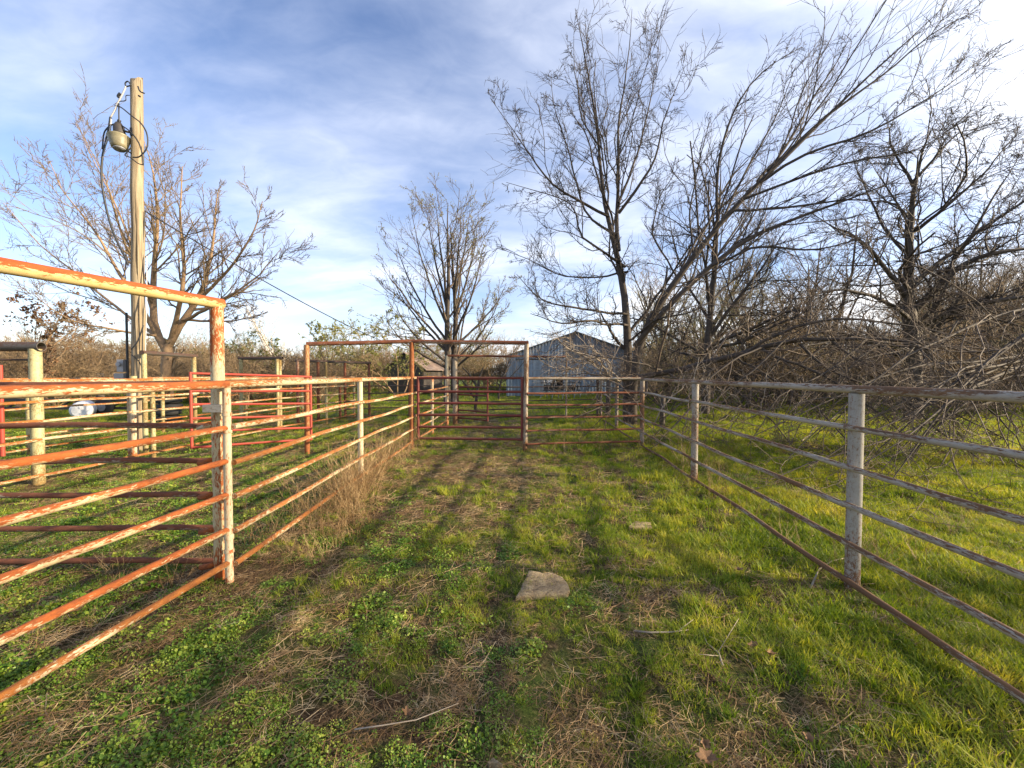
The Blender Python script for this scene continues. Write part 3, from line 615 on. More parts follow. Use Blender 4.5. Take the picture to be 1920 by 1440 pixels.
# --- tall tree by the barn and its leaning neighbour
dt = 13.; bt = P(1176, 700, dt); bt.z = 0
px = [[(1178, 800, dt, .18), (1178, 740, dt, .155), (1179, 680, dt, .14), (1178, 600, dt, .12), (1172, 520, dt, .105), (1160, 470, dt, .09), (1150, 420, dt, .075), (1133, 380, dt, .06), (1130, 280, dt, .045), (1118, 180, dt, .03), (1098, 90, dt, .018), (1085, 15, dt, .007)],
      [(1160, 470, dt, .075), (1155, 400, dt+.3, .06), (1162, 330, dt+.5, .05), (1158, 240, dt+.6, .035), (1175, 130, dt+.6, .02), (1185, 15, dt+.6, .007)],
      [(1140, 405, dt, .05), (1085, 375, dt-.3, .04), (1040, 350, dt-.4, .032), (1005, 300, dt-.4, .024), (970, 250, dt-.4, .015), (925, 180, dt-.4, .006)],
      [(1155, 440, dt, .045), (1100, 410, dt+.5, .035), (1080, 340, dt+.7, .03), (1060, 260, dt+.7, .02), (1035, 190, dt+.7, .012), (1030, 130, dt+.7, .006)],
      [(1160, 400, dt, .05), (1200, 350, dt-.4, .04), (1235, 290, dt-.5, .03), (1250, 220, dt-.5, .018), (1290, 125, dt-.5, .006)],
      [(1172, 500, dt, .045), (1130, 470, dt-.8, .035), (1080, 440, dt-1., .028), (1080, 380, dt-1.1, .018), (1010, 360, dt-1.1, .012), (950, 345, dt-1.1, .006)],
      [(1178, 590, dt, .04), (1120, 580, dt-.9, .034), (1060, 570, dt-1.3, .028), (1000, 560, dt-1.4, .018), (960, 510, dt-1.4, .008)],
      [(1176, 510, dt, .04), (1130, 520, dt+.9, .03), (1060, 520, dt+1.3, .022), (1000, 490, dt+1.4, .014), (930, 465, dt+1.4, .007)],
      [(1178, 610, dt, .04), (1110, 600, dt-1.6, .03), (1050, 610, dt-2, .02), (990, 590, dt-2.2, .008)],
      [(1160, 380, dt, .04), (1195, 280, dt+.6, .03), (1220, 180, dt+.8, .018), (1235, 60, dt+.8, .006)],
      [(1130, 280, dt, .03), (1090, 220, dt-.5, .022), (1075, 130, dt-.6, .013), (1070, 60, dt-.6, .006)],
      [(1150, 420, dt, .035), (1120, 330, dt-.8, .028), (1100, 250, dt-1, .018), (1060, 190, dt-1, .007)],
      [(1178, 640, dt, .04), (1230, 600, dt-1.2, .03), (1290, 590, dt-2, .018), (1330, 570, dt-2, .008)]]
lvT = [D(m=13, ln=.34, ang=.7, n=8, wander=.17, up=.05, rf=.45, t0=.15), D(m=8, ln=.5, ang=.7, n=6, wander=.19, up=.04, rf=.6, t0=.1, rmin=.008), D(m=6, ln=.6, ang=.7, n=5, wander=.18, up=.04, rf=.7, rmin=.0062)]
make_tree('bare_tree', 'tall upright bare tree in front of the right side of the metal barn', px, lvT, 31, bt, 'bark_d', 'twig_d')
dn = 12.6; bn = P(1186, 700, dn); bn.z = 0
px = [[(1186, 800, dn, .15), (1186, 720, dn, .13), (1188, 660, dn, .12), (1215, 600, dn, .105), (1270, 520, dn-.2, .09), (1330, 440, dn-.4, .08), (1400, 360, dn-.6, .065), (1480, 285, dn-.8, .05), (1570, 190, dn-1, .035), (1660, 110, dn-1.2, .02), (1760, 15, dn-1.4, .007)],
      [(1190, 650, dn, .09), (1240, 590, dn-.6, .08), (1310, 520, dn-1, .07), (1370, 470, dn-1.2, .06), (1440, 430, dn-1.4, .05), (1530, 400, dn-1.6, .035), (1640, 360, dn-1.8, .02), (1720, 320, dn-1.9, .008)],
      [(1345, 425, dn, .05), (1342, 330, dn-.2, .042), (1358, 250, dn-.3, .034), (1390, 180, dn-.3, .024), (1430, 130, dn-.3, .014), (1500, 90, dn-.3, .006)],
      [(1420, 340, dn, .045), (1480, 270, dn+.2, .035), (1530, 180, dn+.3, .024), (1580, 110, dn+.3, .014), (1600, 70, dn+.3, .006)],
      [(1400, 360, dn-.6, .045), (1500, 290, dn-1.2, .038), (1610, 260, dn-1.5, .03), (1700, 210, dn-1.7, .02), (1780, 160, dn-1.8, .012), (1860, 85, dn-1.8, .006)],
      [(1440, 320, dn-.7, .045), (1540, 220, dn-1, .035), (1640, 150, dn-1.2, .025), (1740, 60, dn-1.4, .015), (1830, 15, dn-1.4, .006)],
      [(1390, 375, dn-.6, .04), (1480, 340, dn-1.4, .034), (1600, 300, dn-1.9, .024), (1700, 290, dn-2.1, .015), (1800, 230, dn-2.2, .007)],
      [(1370, 395, dn-.5, .04), (1470, 390, dn-1.6, .03), (1580, 370, dn-2.2, .02), (1690, 380, dn-2.5, .010)],
      [(1350, 420, dn-.4, .04), (1410, 300, dn+.5, .03), (1460, 210, dn+.8, .018), (1490, 120, dn+.8, .007)],
      [(1330, 500, dn-1, .04), (1420, 460, dn-2.2, .03), (1530, 470, dn-2.8, .02), (1640, 440, dn-3, .008)],
      [(1270, 520, dn, .03), (1220, 440, dn+.2, .025), (1235, 370, dn+.4, .016), (1270, 320, dn+.4, .007)],
      [(1300, 480, dn, .035), (1290, 400, dn+.8, .028), (1310, 300, dn+1, .018), (1330, 220, dn+1, .008)]]
lvN = [D(m=13, ln=.32, ang=.48, n=8, wander=.11, up=.03, rf=.45, t0=.16, bias=(.32, 0, .22)), D(m=7, ln=.5, ang=.55, n=6, wander=.14, up=.03, rf=.6, t0=.12, rmin=.008, bias=(.25, 0, .15)), D(m=5, ln=.62, ang=.62, n=5, wander=.16, up=.02, rf=.7, rmin=.006, bias=(.15, 0, .1))]
make_tree('bare_tree', 'long leaning bare tree sweeping from the barn up to the top right', px, lvN, 33, bn, 'bark_d', 'twig_d', wob=.04)
# --- dark tree at 1325 and its clones in the mid distance
d8 = 15.5; b8 = P(1325, 700, d8); b8.z = 0
px = [[(1322, 775, d8, .17), (1324, 700, d8, .14), (1326, 620, d8, .12), (1335, 520, d8, .10), (1340, 440, d8, .07), (1350, 360, d8, .03), (1352, 300, d8, .01)],
      [(1326, 640, d8, .07), (1380, 560, d8-.5, .06), (1430, 500, d8-.8, .04), (1470, 430, d8-.8, .015)],
      [(1326, 670, d8, .07), (1280, 640, d8+.5, .055), (1220, 600, d8+.8, .035), (1170, 590, d8+.8, .012)],
      [(1330, 600, d8, .06), (1290, 540, d8+.5, .04), (1260, 470, d8+.5, .02), (1250, 400, d8+.5, .01)],
      [(1326, 655, d8, .06), (1400, 640, d8-1, .05), (1480, 600, d8-1.5, .03), (1540, 570, d8-1.7, .012)],
      [(1340, 500, d8, .05), (1400, 420, d8+.6, .03), (1430, 360, d8+.8, .012)],
      [(1338, 560, d8, .05), (1390, 500, d8+1, .035), (1400, 430, d8+1, .012)]]
lv8 = [D(m=13, ln=.5, ang=.8, n=7, wander=.2, up=.04, rf=.5, t0=.15), D(m=8, ln=.52, ang=.8, n=6, wander=.2, up=.03, rf=.6, rmin=.0085), D(m=6, ln=.52, ang=.8, n=4, wander=.2, up=.02, rf=.7, rmin=.007)]
make_tree('bare_tree', 'dark straight trunked bare tree right of the barn, under the leaning limbs', px, lv8, 41, b8, 'bark_d', 'twig_d')
# --- broad tree at 1710
d9 = 13.5; b9 = P(1712, 700, d9); b9.z = 0
px = [[(1712, 790, d9, .26), (1712, 700, d9, .22), (1706, 600, d9, .18), (1698, 520, d9, .14), (1706, 440, d9, .10), (1712, 360, d9, .06), (1718, 300, d9, .04), (1745, 240, d9, .01)],
      [(1708, 590, d9, .12), (1760, 530, d9-.4, .10), (1810, 490, d9-.7, .08), (1870, 475, d9-.9, .06), (1960, 470, d9-1, .03)],
      [(1702, 540, d9, .09), (1770, 480, d9+.3, .07), (1820, 440, d9+.5, .05), (1850, 380, d9+.5, .03), (1900, 300, d9+.5, .01)],
      [(1700, 560, d9, .08), (1660, 500, d9-.4, .06), (1610, 450, d9-.6, .045), (1560, 430, d9-.6, .02), (1520, 400, d9-.6, .008)],
      [(1712, 350, d9, .05), (1680, 310, d9+.2, .035), (1660, 260, d9+.2, .02), (1670, 215, d9+.2, .008)],
      [(1712, 340, d9, .05), (1760, 290, d9-.3, .035), (1800, 250, d9-.3, .02), (1870, 230, d9-.3, .008)],
      [(1706, 440, d9, .06), (1770, 390, d9-.8, .045), (1840, 330, d9-1, .025), (1900, 260, d9-1, .01)],
      [(1712, 620, d9, .09), (1790, 580, d9-1, .08), (1880, 560, d9-1.6, .06), (2000, 540, d9-2, .03)],
      [(1708, 600, d9, .07), (1650, 560, d9-1, .055), (1580, 540, d9-1.5, .035), (1500, 560, d9-1.7, .012)],
      [(1760, 530, d9, .06), (1830, 430, d9-1, .045), (1900, 390, d9-1.2, .03), (1980, 330, d9-1.2, .01)],
      [(1703, 480, d9, .05), (1650, 420, d9+.8, .04), (1620, 340, d9+1, .02), (1600, 280, d9+1, .008)],
      [(1712, 660, d9, .07), (1650, 640, d9-2, .05), (1580, 640, d9-3, .03), (1490, 660, d9-3.4, .012)]]
lv9 = [D(m=15, ln=.46, ang=.75, n=8, wander=.18, up=.04, rf=.42, t0=.12, bias=(.12, 0, .06)), D(m=10, ln=.52, ang=.72, n=6, wander=.2, up=.02, rf=.6, rmin=.008), D(m=7, ln=.52, ang=.75, n=5, wander=.2, up=.02, rf=.7, rmin=.0065)]
make_tree('bare_tree', 'broad many limbed bare tree at the right edge with a dark trunk', px, lv9, 43, b9, 'bark_d', 'twig_d')
# --- fallen limbs over the right fence
R0 = random.Random(3)
df = 9.5
px = [[(a, b, c, r*.72) for a, b, c, r in L_] for L_ in [[(1160, 712, 12.2, .09), (1230, 700, 11.2, .10), (1330, 686, 10.3, .10), (1400, 662, 9.6, .085), (1500, 642, 9.2, .07), (1600, 640, 8.8, .05), (1720, 650, 8.4, .035), (1850, 665, 8.0, .02), (1980, 690, 7.8, .008)],
      [(1400, 662, 9.6, .05), (1470, 620, 9, .045), (1560, 600, 8.6, .035), (1680, 600, 8.2, .025), (1800, 630, 7.9, .015), (1900, 680, 7.5, .008)],
      [(1430, 655, 9.4, .045), (1500, 680, 8.9, .04), (1580, 720, 8.4, .03), (1660, 770, 7.9, .02), (1740, 840, 7.4, .008)],
      [(1500, 645, 9.2, .045), (1580, 700, 8.6, .035), (1700, 740, 8.1, .026), (1820, 790, 7.6, .016), (1940, 850, 7.1, .008)],
      [(1330, 690, 10.3, .04), (1390, 730, 9.6, .035), (1450, 790, 9, .022), (1500, 850, 8.5, .008)],
      [(1340, 690, 10.3, .04), (1300, 730, 9.9, .03), (1250, 770, 9.6, .02), (1210, 800, 9.4, .008)],
      [(1560, 640, 9, .04), (1650, 700, 8.3, .03), (1760, 800, 7.6, .02), (1900, 890, 7, .008)],
      [(1250, 700, 11.2, .04), (1200, 680, 10.9, .03), (1140, 670, 10.6, .02), (1080, 660, 10.4, .008)],
      [(1240, 702, 11.2, .04), (1180, 712, 10.7, .03), (1110, 705, 10.4, .02), (1050, 712, 10.3, .008)],
      [(1720, 650, 8.4, .03), (1800, 720, 7.8, .024), (1880, 800, 7.3, .016), (1960, 900, 6.9, .008)],
      [(1380, 668, 9.8, .04), (1450, 700, 9.2, .035), (1530, 760, 8.6, .025), (1600, 850, 8, .010)]]]
lvF = [D(m=17, ln=.42, ang=.85, n=8, wander=.26, up=-.03, rf=.45, t0=.06), D(m=8, ln=.55, ang=.85, n=7, wander=.30, up=-.02, rf=.6, rmin=.005), D(m=5, ln=.55, ang=.9, n=5, wander=.28, up=.0, rf=.7, rmin=.004)]
make_tree('fallen_limb', 'low sprawling limb with tangled twigs hanging just outside the right fence', px, lvF, 47, P(1230, 800, 11.2)*1, 'bark_d', 'twig_grey', cat='fallen branch', wob=.09)
px = []
for q_ in range(13):
    y0_ = 560+q_*13; e_ = 1390+R0.uniform(0, 330); d0_ = R0.uniform(6.2, 7.6); d1_ = R0.uniform(5.4, 7.0); ye_ = R0.uniform(760, 925)
    px.append([(2020, y0_, d0_+.6, .028), (1930-R0.uniform(0, 60), y0_+R0.uniform(20, 70), d0_+.3, .022), ((1930+e_)/2, (y0_+ye_)/2+R0.uniform(-45, 10), (d0_+d1_)/2, .014), (e_, ye_, d1_, .006)])
for q_ in range(9):
    e_ = 1250+q_*45+R0.uniform(-20, 20); d0_ = R0.uniform(8.0, 9.4); px.append([(e_+190, R0.uniform(600, 660), d0_+.5, .02), (e_+110, R0.uniform(670, 720), d0_+.2, .017), (e_+30, R0.uniform(740, 790), d0_-.2, .011), (e_-30, R0.uniform(800, 860), d0_-.5, .006)])
lvD = [D(m=8, ln=.45, ang=.7, n=8, wander=.20, up=-.03, rf=.55, t0=.12), D(m=5, ln=.55, ang=.75, n=7, wander=.24, up=-.02, rf=.65, rmin=.0045), D(m=3, ln=.5, ang=.8, n=4, wander=.25, up=0, rf=.7, rmin=.0036)]
make_tree('drooping_branches', 'thin drooping twigs hanging from the right edge towards the rails of the right fence', px, lvD, 71, P(2020, 800, 7.5), 'bark_d', 'twig_grey', cat='branches', wob=.07)
# brush tangle in front of the barn
px = [[(1150+random.uniform(-15, 15), 715, 11.6, .02), (1130+random.uniform(-40, 40), 680+random.uniform(-15, 15), 11.4, .018), (1085+random.uniform(-50, 50), 665+random.uniform(-30, 25), 11.2+random.uniform(-.4, .4), .013), (1050+random.uniform(-50, 60), 690+random.uniform(-45, 25), 11, .006)] for _ in range(11)]
make_tree('brush_pile', 'tangle of pale dead twigs resting on the cross fence in front of the barn', px, [D(m=6, ln=.5, ang=.9, n=6, wander=.35, up=-.01, rf=.6), D(m=4, ln=.5, ang=.9, n=5, wander=.35, up=0, rf=.7, rmin=.005)], 51, P(1130, 800, 11.4), 'twig_pale', 'twig_pale', cat='brush', wob=.12)
px = [[(1235+40*i+random.uniform(-20, 20), 835-random.uniform(0, 60), 9.2+random.uniform(-.4, .8), .012), (1260+40*i+random.uniform(-30, 40), 760+random.uniform(-20, 20), 9+random.uniform(-.4, .8), .012), (1290+40*i+random.uniform(-60, 60), 715+random.uniform(-30, 30), 9, .007)] for i in range(14)]
make_tree('brush_pile', 'pale dry twigs standing in the grass just outside the right fence', px, [D(m=7, ln=.5, ang=.8, n=6, wander=.3, up=0, rf=.65), D(m=4, ln=.5, ang=.9, n=4, wander=.3, up=0, rf=.7, rmin=.0045)], 53, P(1400, 830, 9), 'twig_pale', 'twig_pale', cat='brush', wob=.08)

# --- generic trees for woods
def generic(seed, H=9, spread=.55, m=12, tw=(7, 5, 4), up=.1, r0=.16, nstem=1, wander=.16, rmin=.0095, lean=0):
    rg = np.random.default_rng(seed); A, Bt = Tubes(), Tubes(); st = []
    for s in range(nstem):
        p = np.array([rg.normal()*.12*(nstem > 1), rg.normal()*.12*(nstem > 1), -.1]); d = norm(np.array([rg.normal()*.12*nstem+lean, rg.normal()*.12*nstem, 1])); q = [p]; h = H*rg.uniform(.8, 1)
        for _ in range(11): d = norm(d+rg.normal(size=3)*.09); p = p+d*h/11; q.append(p)
        st.append(q)
    Pn = np.array(st); R = r0/nstem**.5*np.linspace(1, .12, 12)[None].repeat(nstem, 0); A.add(Pn, R, 7); cur = (Pn, R)
    cur = grow(*cur, rg, m=m, ln=spread, ang=.85, n=7, wander=wander, up=up, rf=.5, t0=.2); A.add(*cur, 5)
    cur = grow(*cur, rg, m=tw[0], ln=.5, ang=.75, n=5, wander=wander, up=up*.8, rf=.6, rmin=rmin, t0=.15); Bt.add(*cur, 3)
    cur = grow(*cur, rg, m=tw[1], ln=.5, ang=.75, n=4, wander=wander, up=up*.6, rf=.7, rmin=rmin*.8, t0=.1); Bt.add(*cur, 3)
    if tw[2]: cur = grow(*cur, rg, m=tw[2], ln=.55, ang=.8, n=3, wander=wander, up=up*.4, rf=.8, rmin=rmin*.7); Bt.add(*cur, 3)
    return A.mesh('trunk'), Bt.mesh('crown'), cur
kinds = {'wood_a': generic(101, 9, .5), 'wood_b': generic(102, 8, .6, m=14, wander=.22), 'wood_c': generic(103, 10, .42, m=13, up=.18),
         'bush': generic(104, 3.4, .62, m=9, tw=(7, 5, 3), nstem=4, r0=.06, wander=.24, up=.06, rmin=.010), 'bush_b': generic(105, 3.0, .7, m=9, tw=(7, 5, 3), nstem=5, r0=.06, wander=.3, up=.02, rmin=.010)}
mcache = {}
def spawn(kind, x, y, s, rz, label, name, cat, group, bark, twig, zs=1.):
    root = empty(name, (x, y, 0), label, cat, group); root.rotation_euler.z = rz; root.scale = (s, s, s*zs)
    for nm, mi, mt in (('trunk', 0, bark), ('crown', 1, twig)):
        key = (kind, mi, mt)
        if key not in mcache:
            me = kinds[kind][mi].copy(); me.materials.append(M[mt]); mcache[key] = me
        o = bpy.data.objects.new(nm, mcache[key]); COL.objects.link(o); o.parent = root
    return root
R_ = random.Random(77)
# singled-out distant trees
spawn('wood_c', P(545, 700, 33).x, 33, .85, .3, 'pale barked leafless tree standing above the far thicket left of centre', 'sycamore_tree', 'tree', None, 'bark_w', 'bark_w')
t = spawn('wood_b', P(618, 700, 38).x, 38, .78, 1.3, 'slim greenish budding tree left of the wide dark frame top', 'budding_tree', 'tree', None, 'bark_d', 'twig_olive')
add_buds(kinds['wood_b'][2], np.random.default_rng(4), .10, 3500, 'bud_cluster', M['bud'], t, (0, 0, 0))
t = spawn('bush', P(475, 700, 24).x, 24, 1.25, 1.3, 'greenish budding shrub behind the small dark frame', 'budding_shrub', 'shrub', None, 'bark_d', 'twig_olive'); add_buds(kinds['bush'][2], np.random.default_rng(6), .05, 3000, 'bud_cluster', M['bud'], t, (0, 0, 0))
t = spawn('bush', P(750, 700, 28).x, 28, 1.7, 2.3, 'pale green shrub tree beside the wooden shed roof', 'budding_shrub', 'shrub', None, 'bark_l', 'twig_olive'); add_buds(kinds['bush'][2], np.random.default_rng(7), .05, 3000, 'bud_cluster', M['bud'], t, (0, 0, 0))
spawn('wood_a', P(935, 700, 26).x, 26, .5, .3, 'small bare tree between the middle tree and the barn', 'bare_tree', 'tree', None, 'bark_d', 'twig_far')
t = spawn('wood_a', P(28, 700, 17).x, 17, .62, .3, 'bushy tree with clinging brown leaves at the left edge', 'leafy_tree', 'tree', None, 'bark_l', 'twig_l')
add_buds(kinds['wood_a'][2], np.random.default_rng(8), .09, 5000, 'dead_leaves', M['dead_leaf'], t, (0, 0, 0))
COLN = {'twig_far': 'sandy brown', 'twig_l': 'warm brown', 'twig_olive': 'olive tinted', 'twig_d': 'dark', 'twig_pale': 'pale grey'}
SHP = {'wood_a': 'round crowned', 'wood_b': 'wide crowned', 'wood_c': 'narrow upright', 'bush': 'upright', 'bush_b': 'sprawling'}
ZL = [(-999, 0, 'left frame edge'), (0, 70, 'beyond open pipe end'), (70, 240, 'left of wooden pole'), (240, 400, 'behind tall cream post'), (400, 520, 'over the red gate'), (520, 575, 'near the pale sycamore'), (575, 700, 'above the wide dark frame'), (700, 830, 'around the wooden shed'), (830, 950, 'behind the middle tree'), (950, 1210, 'behind barn'),
      (1210, 1310, 'right of barn'), (1310, 1420, 'past second fence post'), (1420, 1590, 'between two nearest posts'), (1590, 1700, 'past nearest post'), (1700, 1820, 'behind broad dark trunk'), (1820, 1925, 'right photo edge'), (1925, 9999, 'beyond right edge')]
def zone(px_): return next(z for a, b, z in ZL if a <= px_ < b)
def wood(kinds_, px_, d_, s_, twigs, noun, where, name, cat, group, bark, zs=1.):
    k, t = R_.choice(kinds_), R_.choice(twigs)
    near = '' if where == 'far treeline' else ('near ' if d_ < 22 else 'middle ' if d_ < 27 else 'rear ')
    spawn(k, P(px_, 700, d_).x, d_, s_, R_.uniform(0, 6.3), f'{near}{COLN[t]} {SHP[k]} {noun}, {zone(px_)}, {where}', name, cat, group, bark, t, zs)
for i in range(78):
    px_ = R_.uniform(-300, 650); d_ = R_.uniform(20, 31)
    wood(['bush', 'bush_b'], px_, d_, R_.uniform(.95, 1.4)*(1 if px_ < 300 else .72), ['twig_l', 'twig_far', 'twig_l'], 'leafless shrub', 'left thicket', 'bare_shrub', 'shrub', 'bare shrubs of the thicket behind the left pens', 'bark_l')
for i in range(150):
    px_ = -350+i*17+R_.uniform(-25, 25); d_ = R_.uniform(44, 64)
    if 930 < px_ < 1190 and i % 2: continue
    wood(['wood_a', 'wood_b', 'wood_c'], px_, d_, R_.uniform(.62, .9)*(1.0 if px_ < 1200 else 1.4)*(d_/55)*.98, ['twig_far', 'twig_l', 'twig_olive', 'twig_far'], 'bare tree', 'far treeline', 'bare_tree', 'tree', 'bare trees of the far treeline', 'bark_l')
for i in range(200):
    px_ = -350+i*12.7+R_.uniform(-25, 25); d_ = R_.uniform(38, 50)
    wood(['bush', 'bush_b'], px_, d_, R_.uniform(1.1, 1.7), ['twig_far', 'twig_l', 'twig_olive'], 'shrub', 'far treeline', 'bare_shrub', 'shrub', 'shrubs under the far treeline', 'bark_l')
for i in range(74):
    px_ = R_.uniform(1215, 2250); d_ = R_.uniform(18, 36)
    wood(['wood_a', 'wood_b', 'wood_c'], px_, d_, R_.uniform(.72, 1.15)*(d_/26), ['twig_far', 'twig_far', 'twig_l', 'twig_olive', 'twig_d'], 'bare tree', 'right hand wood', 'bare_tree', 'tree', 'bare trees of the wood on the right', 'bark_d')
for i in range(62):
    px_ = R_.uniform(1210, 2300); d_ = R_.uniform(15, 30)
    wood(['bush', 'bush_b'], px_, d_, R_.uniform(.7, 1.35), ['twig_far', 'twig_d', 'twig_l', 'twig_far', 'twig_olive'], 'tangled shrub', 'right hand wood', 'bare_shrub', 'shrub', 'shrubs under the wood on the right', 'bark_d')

for x_, y_, s_, k_, l_ in ((13.5, .6, .75, 'wood_c', 'unseen narrow bare tree added past the right edge to break up rail shadows'), (17, 2.6, 1.1, 'wood_a', 'unseen round bare tree added to break up rail shadows, farther from the fence')):  # unseen trees added so their lacy shade breaks up the rail shadows
    spawn(k_, x_, y_, s_, x_, l_, 'bare_tree', 'tree', None, 'bark_d', 'twig_d')

# ------------------------------------------------------------ ground plants (geometry nodes instances on computed points)
PC = bpy.data.collections
def clump_col(name, meshes, mat):
    c = PC.new(name)
    for i, me in enumerate(meshes):
        me.materials.append(mat); o = bpy.data.objects.new(name+'_piece', me); c.objects.link(o)
    return c
def blades(rg, n, rad, h, wd, bend, seg=3, lean=.35):
    a = rg.random(n)*6.283; rr = rad*np.sqrt(rg.random(n)); b = np.stack([rr*np.cos(a), rr*np.sin(a), np.full(n, -.012)], 1)
    az = rg.random(n)*6.283; hh = h*rg.uniform(.45, 1.2, n); d = np.stack([np.cos(az), np.sin(az), np.zeros(n)], 1); s = np.stack([-np.sin(az), np.cos(az), np.zeros(n)], 1)
    ln = lean*rg.random(n); bn_ = bend*rg.uniform(.2, 1.3, n); V = []
    for k in range(seg+1):
        t = k/seg; w = wd*(1-t**1.5)*rg.uniform(.9, 1.1)+.0003; c = b+d*(hh*(ln*t+bn_*t*t))[:, None]+np.array([0, 0, 1])*(hh*(t-.35*bn_*t*t))[:, None]
        V += [c-s*w, c+s*w]
    V = np.stack(V, 1); I = np.arange(n*(seg+1)*2).reshape(n, seg+1, 2)
    Fq = np.stack([I[:, :-1, 0], I[:, :-1, 1], I[:, 1:, 1], I[:, 1:, 0]], -1).reshape(-1, 4); return npmesh('tuft', V.reshape(-1, 3), Fq)
def leaves(rg, n, rad, h, size):
    a = rg.random(n)*6.283; rr = rad*np.sqrt(rg.random(n)); c = np.stack([rr*np.cos(a), rr*np.sin(a), h*rg.random(n)*(1-.5*(rr/rad)**2)], 1)
    nr = norm(np.stack([rg.normal(size=n)*.55, rg.normal(size=n)*.55, np.ones(n)], 1)); u = norm(np.cross(nr, rg.normal(size=(n, 3)))); v = np.cross(nr, u); sz = size*rg.uniform(.5, 1.25, n)[:, None]
    ang = np.array([0, 1, 2, 3, 4, 5])*np.pi/3; rad_ = np.array([1, .85, .95, .8, .95, .85])
    V = c[:, None]+sz[:, None]*rad_[None, :, None]*(u[:, None]*np.cos(ang)[None, :, None]+v[:, None]*np.sin(ang)[None, :, None]*.85)
    V[:, 0] += nr*sz*.25; V[:, 3] += nr*sz*.25
    return npmesh('leaf_patch', V.reshape(-1, 3), np.arange(6*n).reshape(n, 6), 6)
def straws(rg, n, rad, ln, wd, rise=.03):
    a = rg.random(n)*6.283; c = np.stack([rg.normal(size=n)*rad*.5, rg.normal(size=n)*rad*.5, .004+rise*rg.random(n)**2], 1); L = ln*rg.uniform(.3, 1.2, n)[:, None]
    d = np.stack([np.cos(a), np.sin(a), rg.normal(size=n)*.14], 1); s = np.stack([-np.sin(a), np.cos(a), np.zeros(n)], 1); cv = rg.normal(size=(n, 1))*.12
    V = []
    for t in (-.5, 0, .5):
        p = c+d*L*t+s*cv*L*(t*t*4); V += [p-s*wd, p+s*wd+np.array([0, 0, wd*.8])]
    V = np.stack(V, 1); I = np.arange(n*6).reshape(n, 3, 2); return npmesh('straw', V.reshape(-1, 3), np.stack([I[:, :-1, 0], I[:, :-1, 1], I[:, 1:, 1], I[:, 1:, 0]], -1).reshape(-1, 4))
def weedstalk(rg, n, h, rad):
    T = Tubes(); b = np.stack([rg.normal(size=n)*rad, rg.normal(size=n)*rad, np.full(n, -.02)], 1); P0 = []; d = norm(np.stack([rg.normal(size=n)*.28, rg.normal(size=n)*.28, np.ones(n)], 1)); L = h*rg.uniform(.4, 1.15, n); p = b
    for _ in range(6): P0.append(p); d = norm(d+rg.normal(size=(n, 3))*.12+np.array([0, 0, -.02])); p = p+d*(L/5)[:, None]
    Pn = np.stack(P0, 1); R = np.full((n, 6), .0034)*np.linspace(1, .4, 6); T.add(Pn, R, 3); c = grow(Pn, R, rg, m=5, ln=.28, ang=.6, n=4, wander=.15, up=.02, rf=.7, t0=.3, rmin=.0018); T.add(*c, 3); return T.mesh('stalk')
rgs = np.random.default_rng(9)
colG = clump_col('grass_pieces', [blades(rgs, 36, .07, .055, .0018, .55) for _ in range(4)]+[blades(rgs, 26, .035, .085, .0022, .8)], M['grass'])
colL = clump_col('lush_pieces', [blades(rgs, 44, .08, .085, .0022, .6) for _ in range(4)], M['lush'])
colC = clump_col('weed_pieces', [leaves(rgs, 46, .075, .055, .0095) for _ in range(3)]+[leaves(rgs, 70, .07, .07, .006), leaves(rgs, 24, .06, .04, .014)], M['clover'])
colS = clump_col('straw_pieces', [straws(rgs, 22, .10, .12, .0011) for _ in range(4)]+[straws(rgs, 7, .12, .26, .0018)], M['straw'])
colW = clump_col('stalk_pieces', [weedstalk(rgs, 7, .85, .06) for _ in range(4)], M['straw'])
def scatter(name, pts, scl, rot, col, label=None):
    me = bpy.data.meshes.new(name); me.vertices.add(len(pts)); me.vertices.foreach_set('co', np.asarray(pts, np.float32).ravel())
    a = me.attributes.new('sc', 'FLOAT', 'POINT'); a.data.foreach_set('value', np.asarray(scl, np.float32))
    a = me.attributes.new('rt', 'FLOAT_VECTOR', 'POINT'); a.data.foreach_set('vector', np.asarray(rot, np.float32).ravel())
    o = bpy.data.objects.new(name, me); COL.objects.link(o); tag(o, kind='stuff')
    if label: tag(o, label, name.replace('_', ' '))
    ng = bpy.data.node_groups.new(name+'_nodes', 'GeometryNodeTree'); ng.interface.new_socket('Geometry', in_out='INPUT', socket_type='NodeSocketGeometry'); ng.interface.new_socket('Geometry', in_out='OUTPUT', socket_type='NodeSocketGeometry')
    n, l = ng.nodes, ng.links; gi = n.new('NodeGroupInput'); go = n.new('NodeGroupOutput'); mp = n.new('GeometryNodeMeshToPoints'); ip = n.new('GeometryNodeInstanceOnPoints'); ci = n.new('GeometryNodeCollectionInfo')
    ci.inputs[0].default_value = col; ci.inputs['Separate Children'].default_value = True; ci.inputs['Reset Children'].default_value = True
    s1 = n.new('GeometryNodeInputNamedAttribute'); s1.data_type = 'FLOAT'; s1.inputs[0].default_value = 'sc'; s2 = n.new('GeometryNodeInputNamedAttribute'); s2.data_type = 'FLOAT_VECTOR'; s2.inputs[0].default_value = 'rt'
    l.new(gi.outputs[0], mp.inputs[0]); l.new(mp.outputs[0], ip.inputs['Points']); l.new(ci.outputs[0], ip.inputs['Instance']); ip.inputs['Pick Instance'].default_value = True
    l.new(s1.outputs[0], ip.inputs['Scale']); l.new(s2.outputs[0], ip.inputs['Rotation']); l.new(ip.outputs[0], go.inputs[0])
    md = o.modifiers.new('scatter', 'NODES'); md.node_group = ng; return o
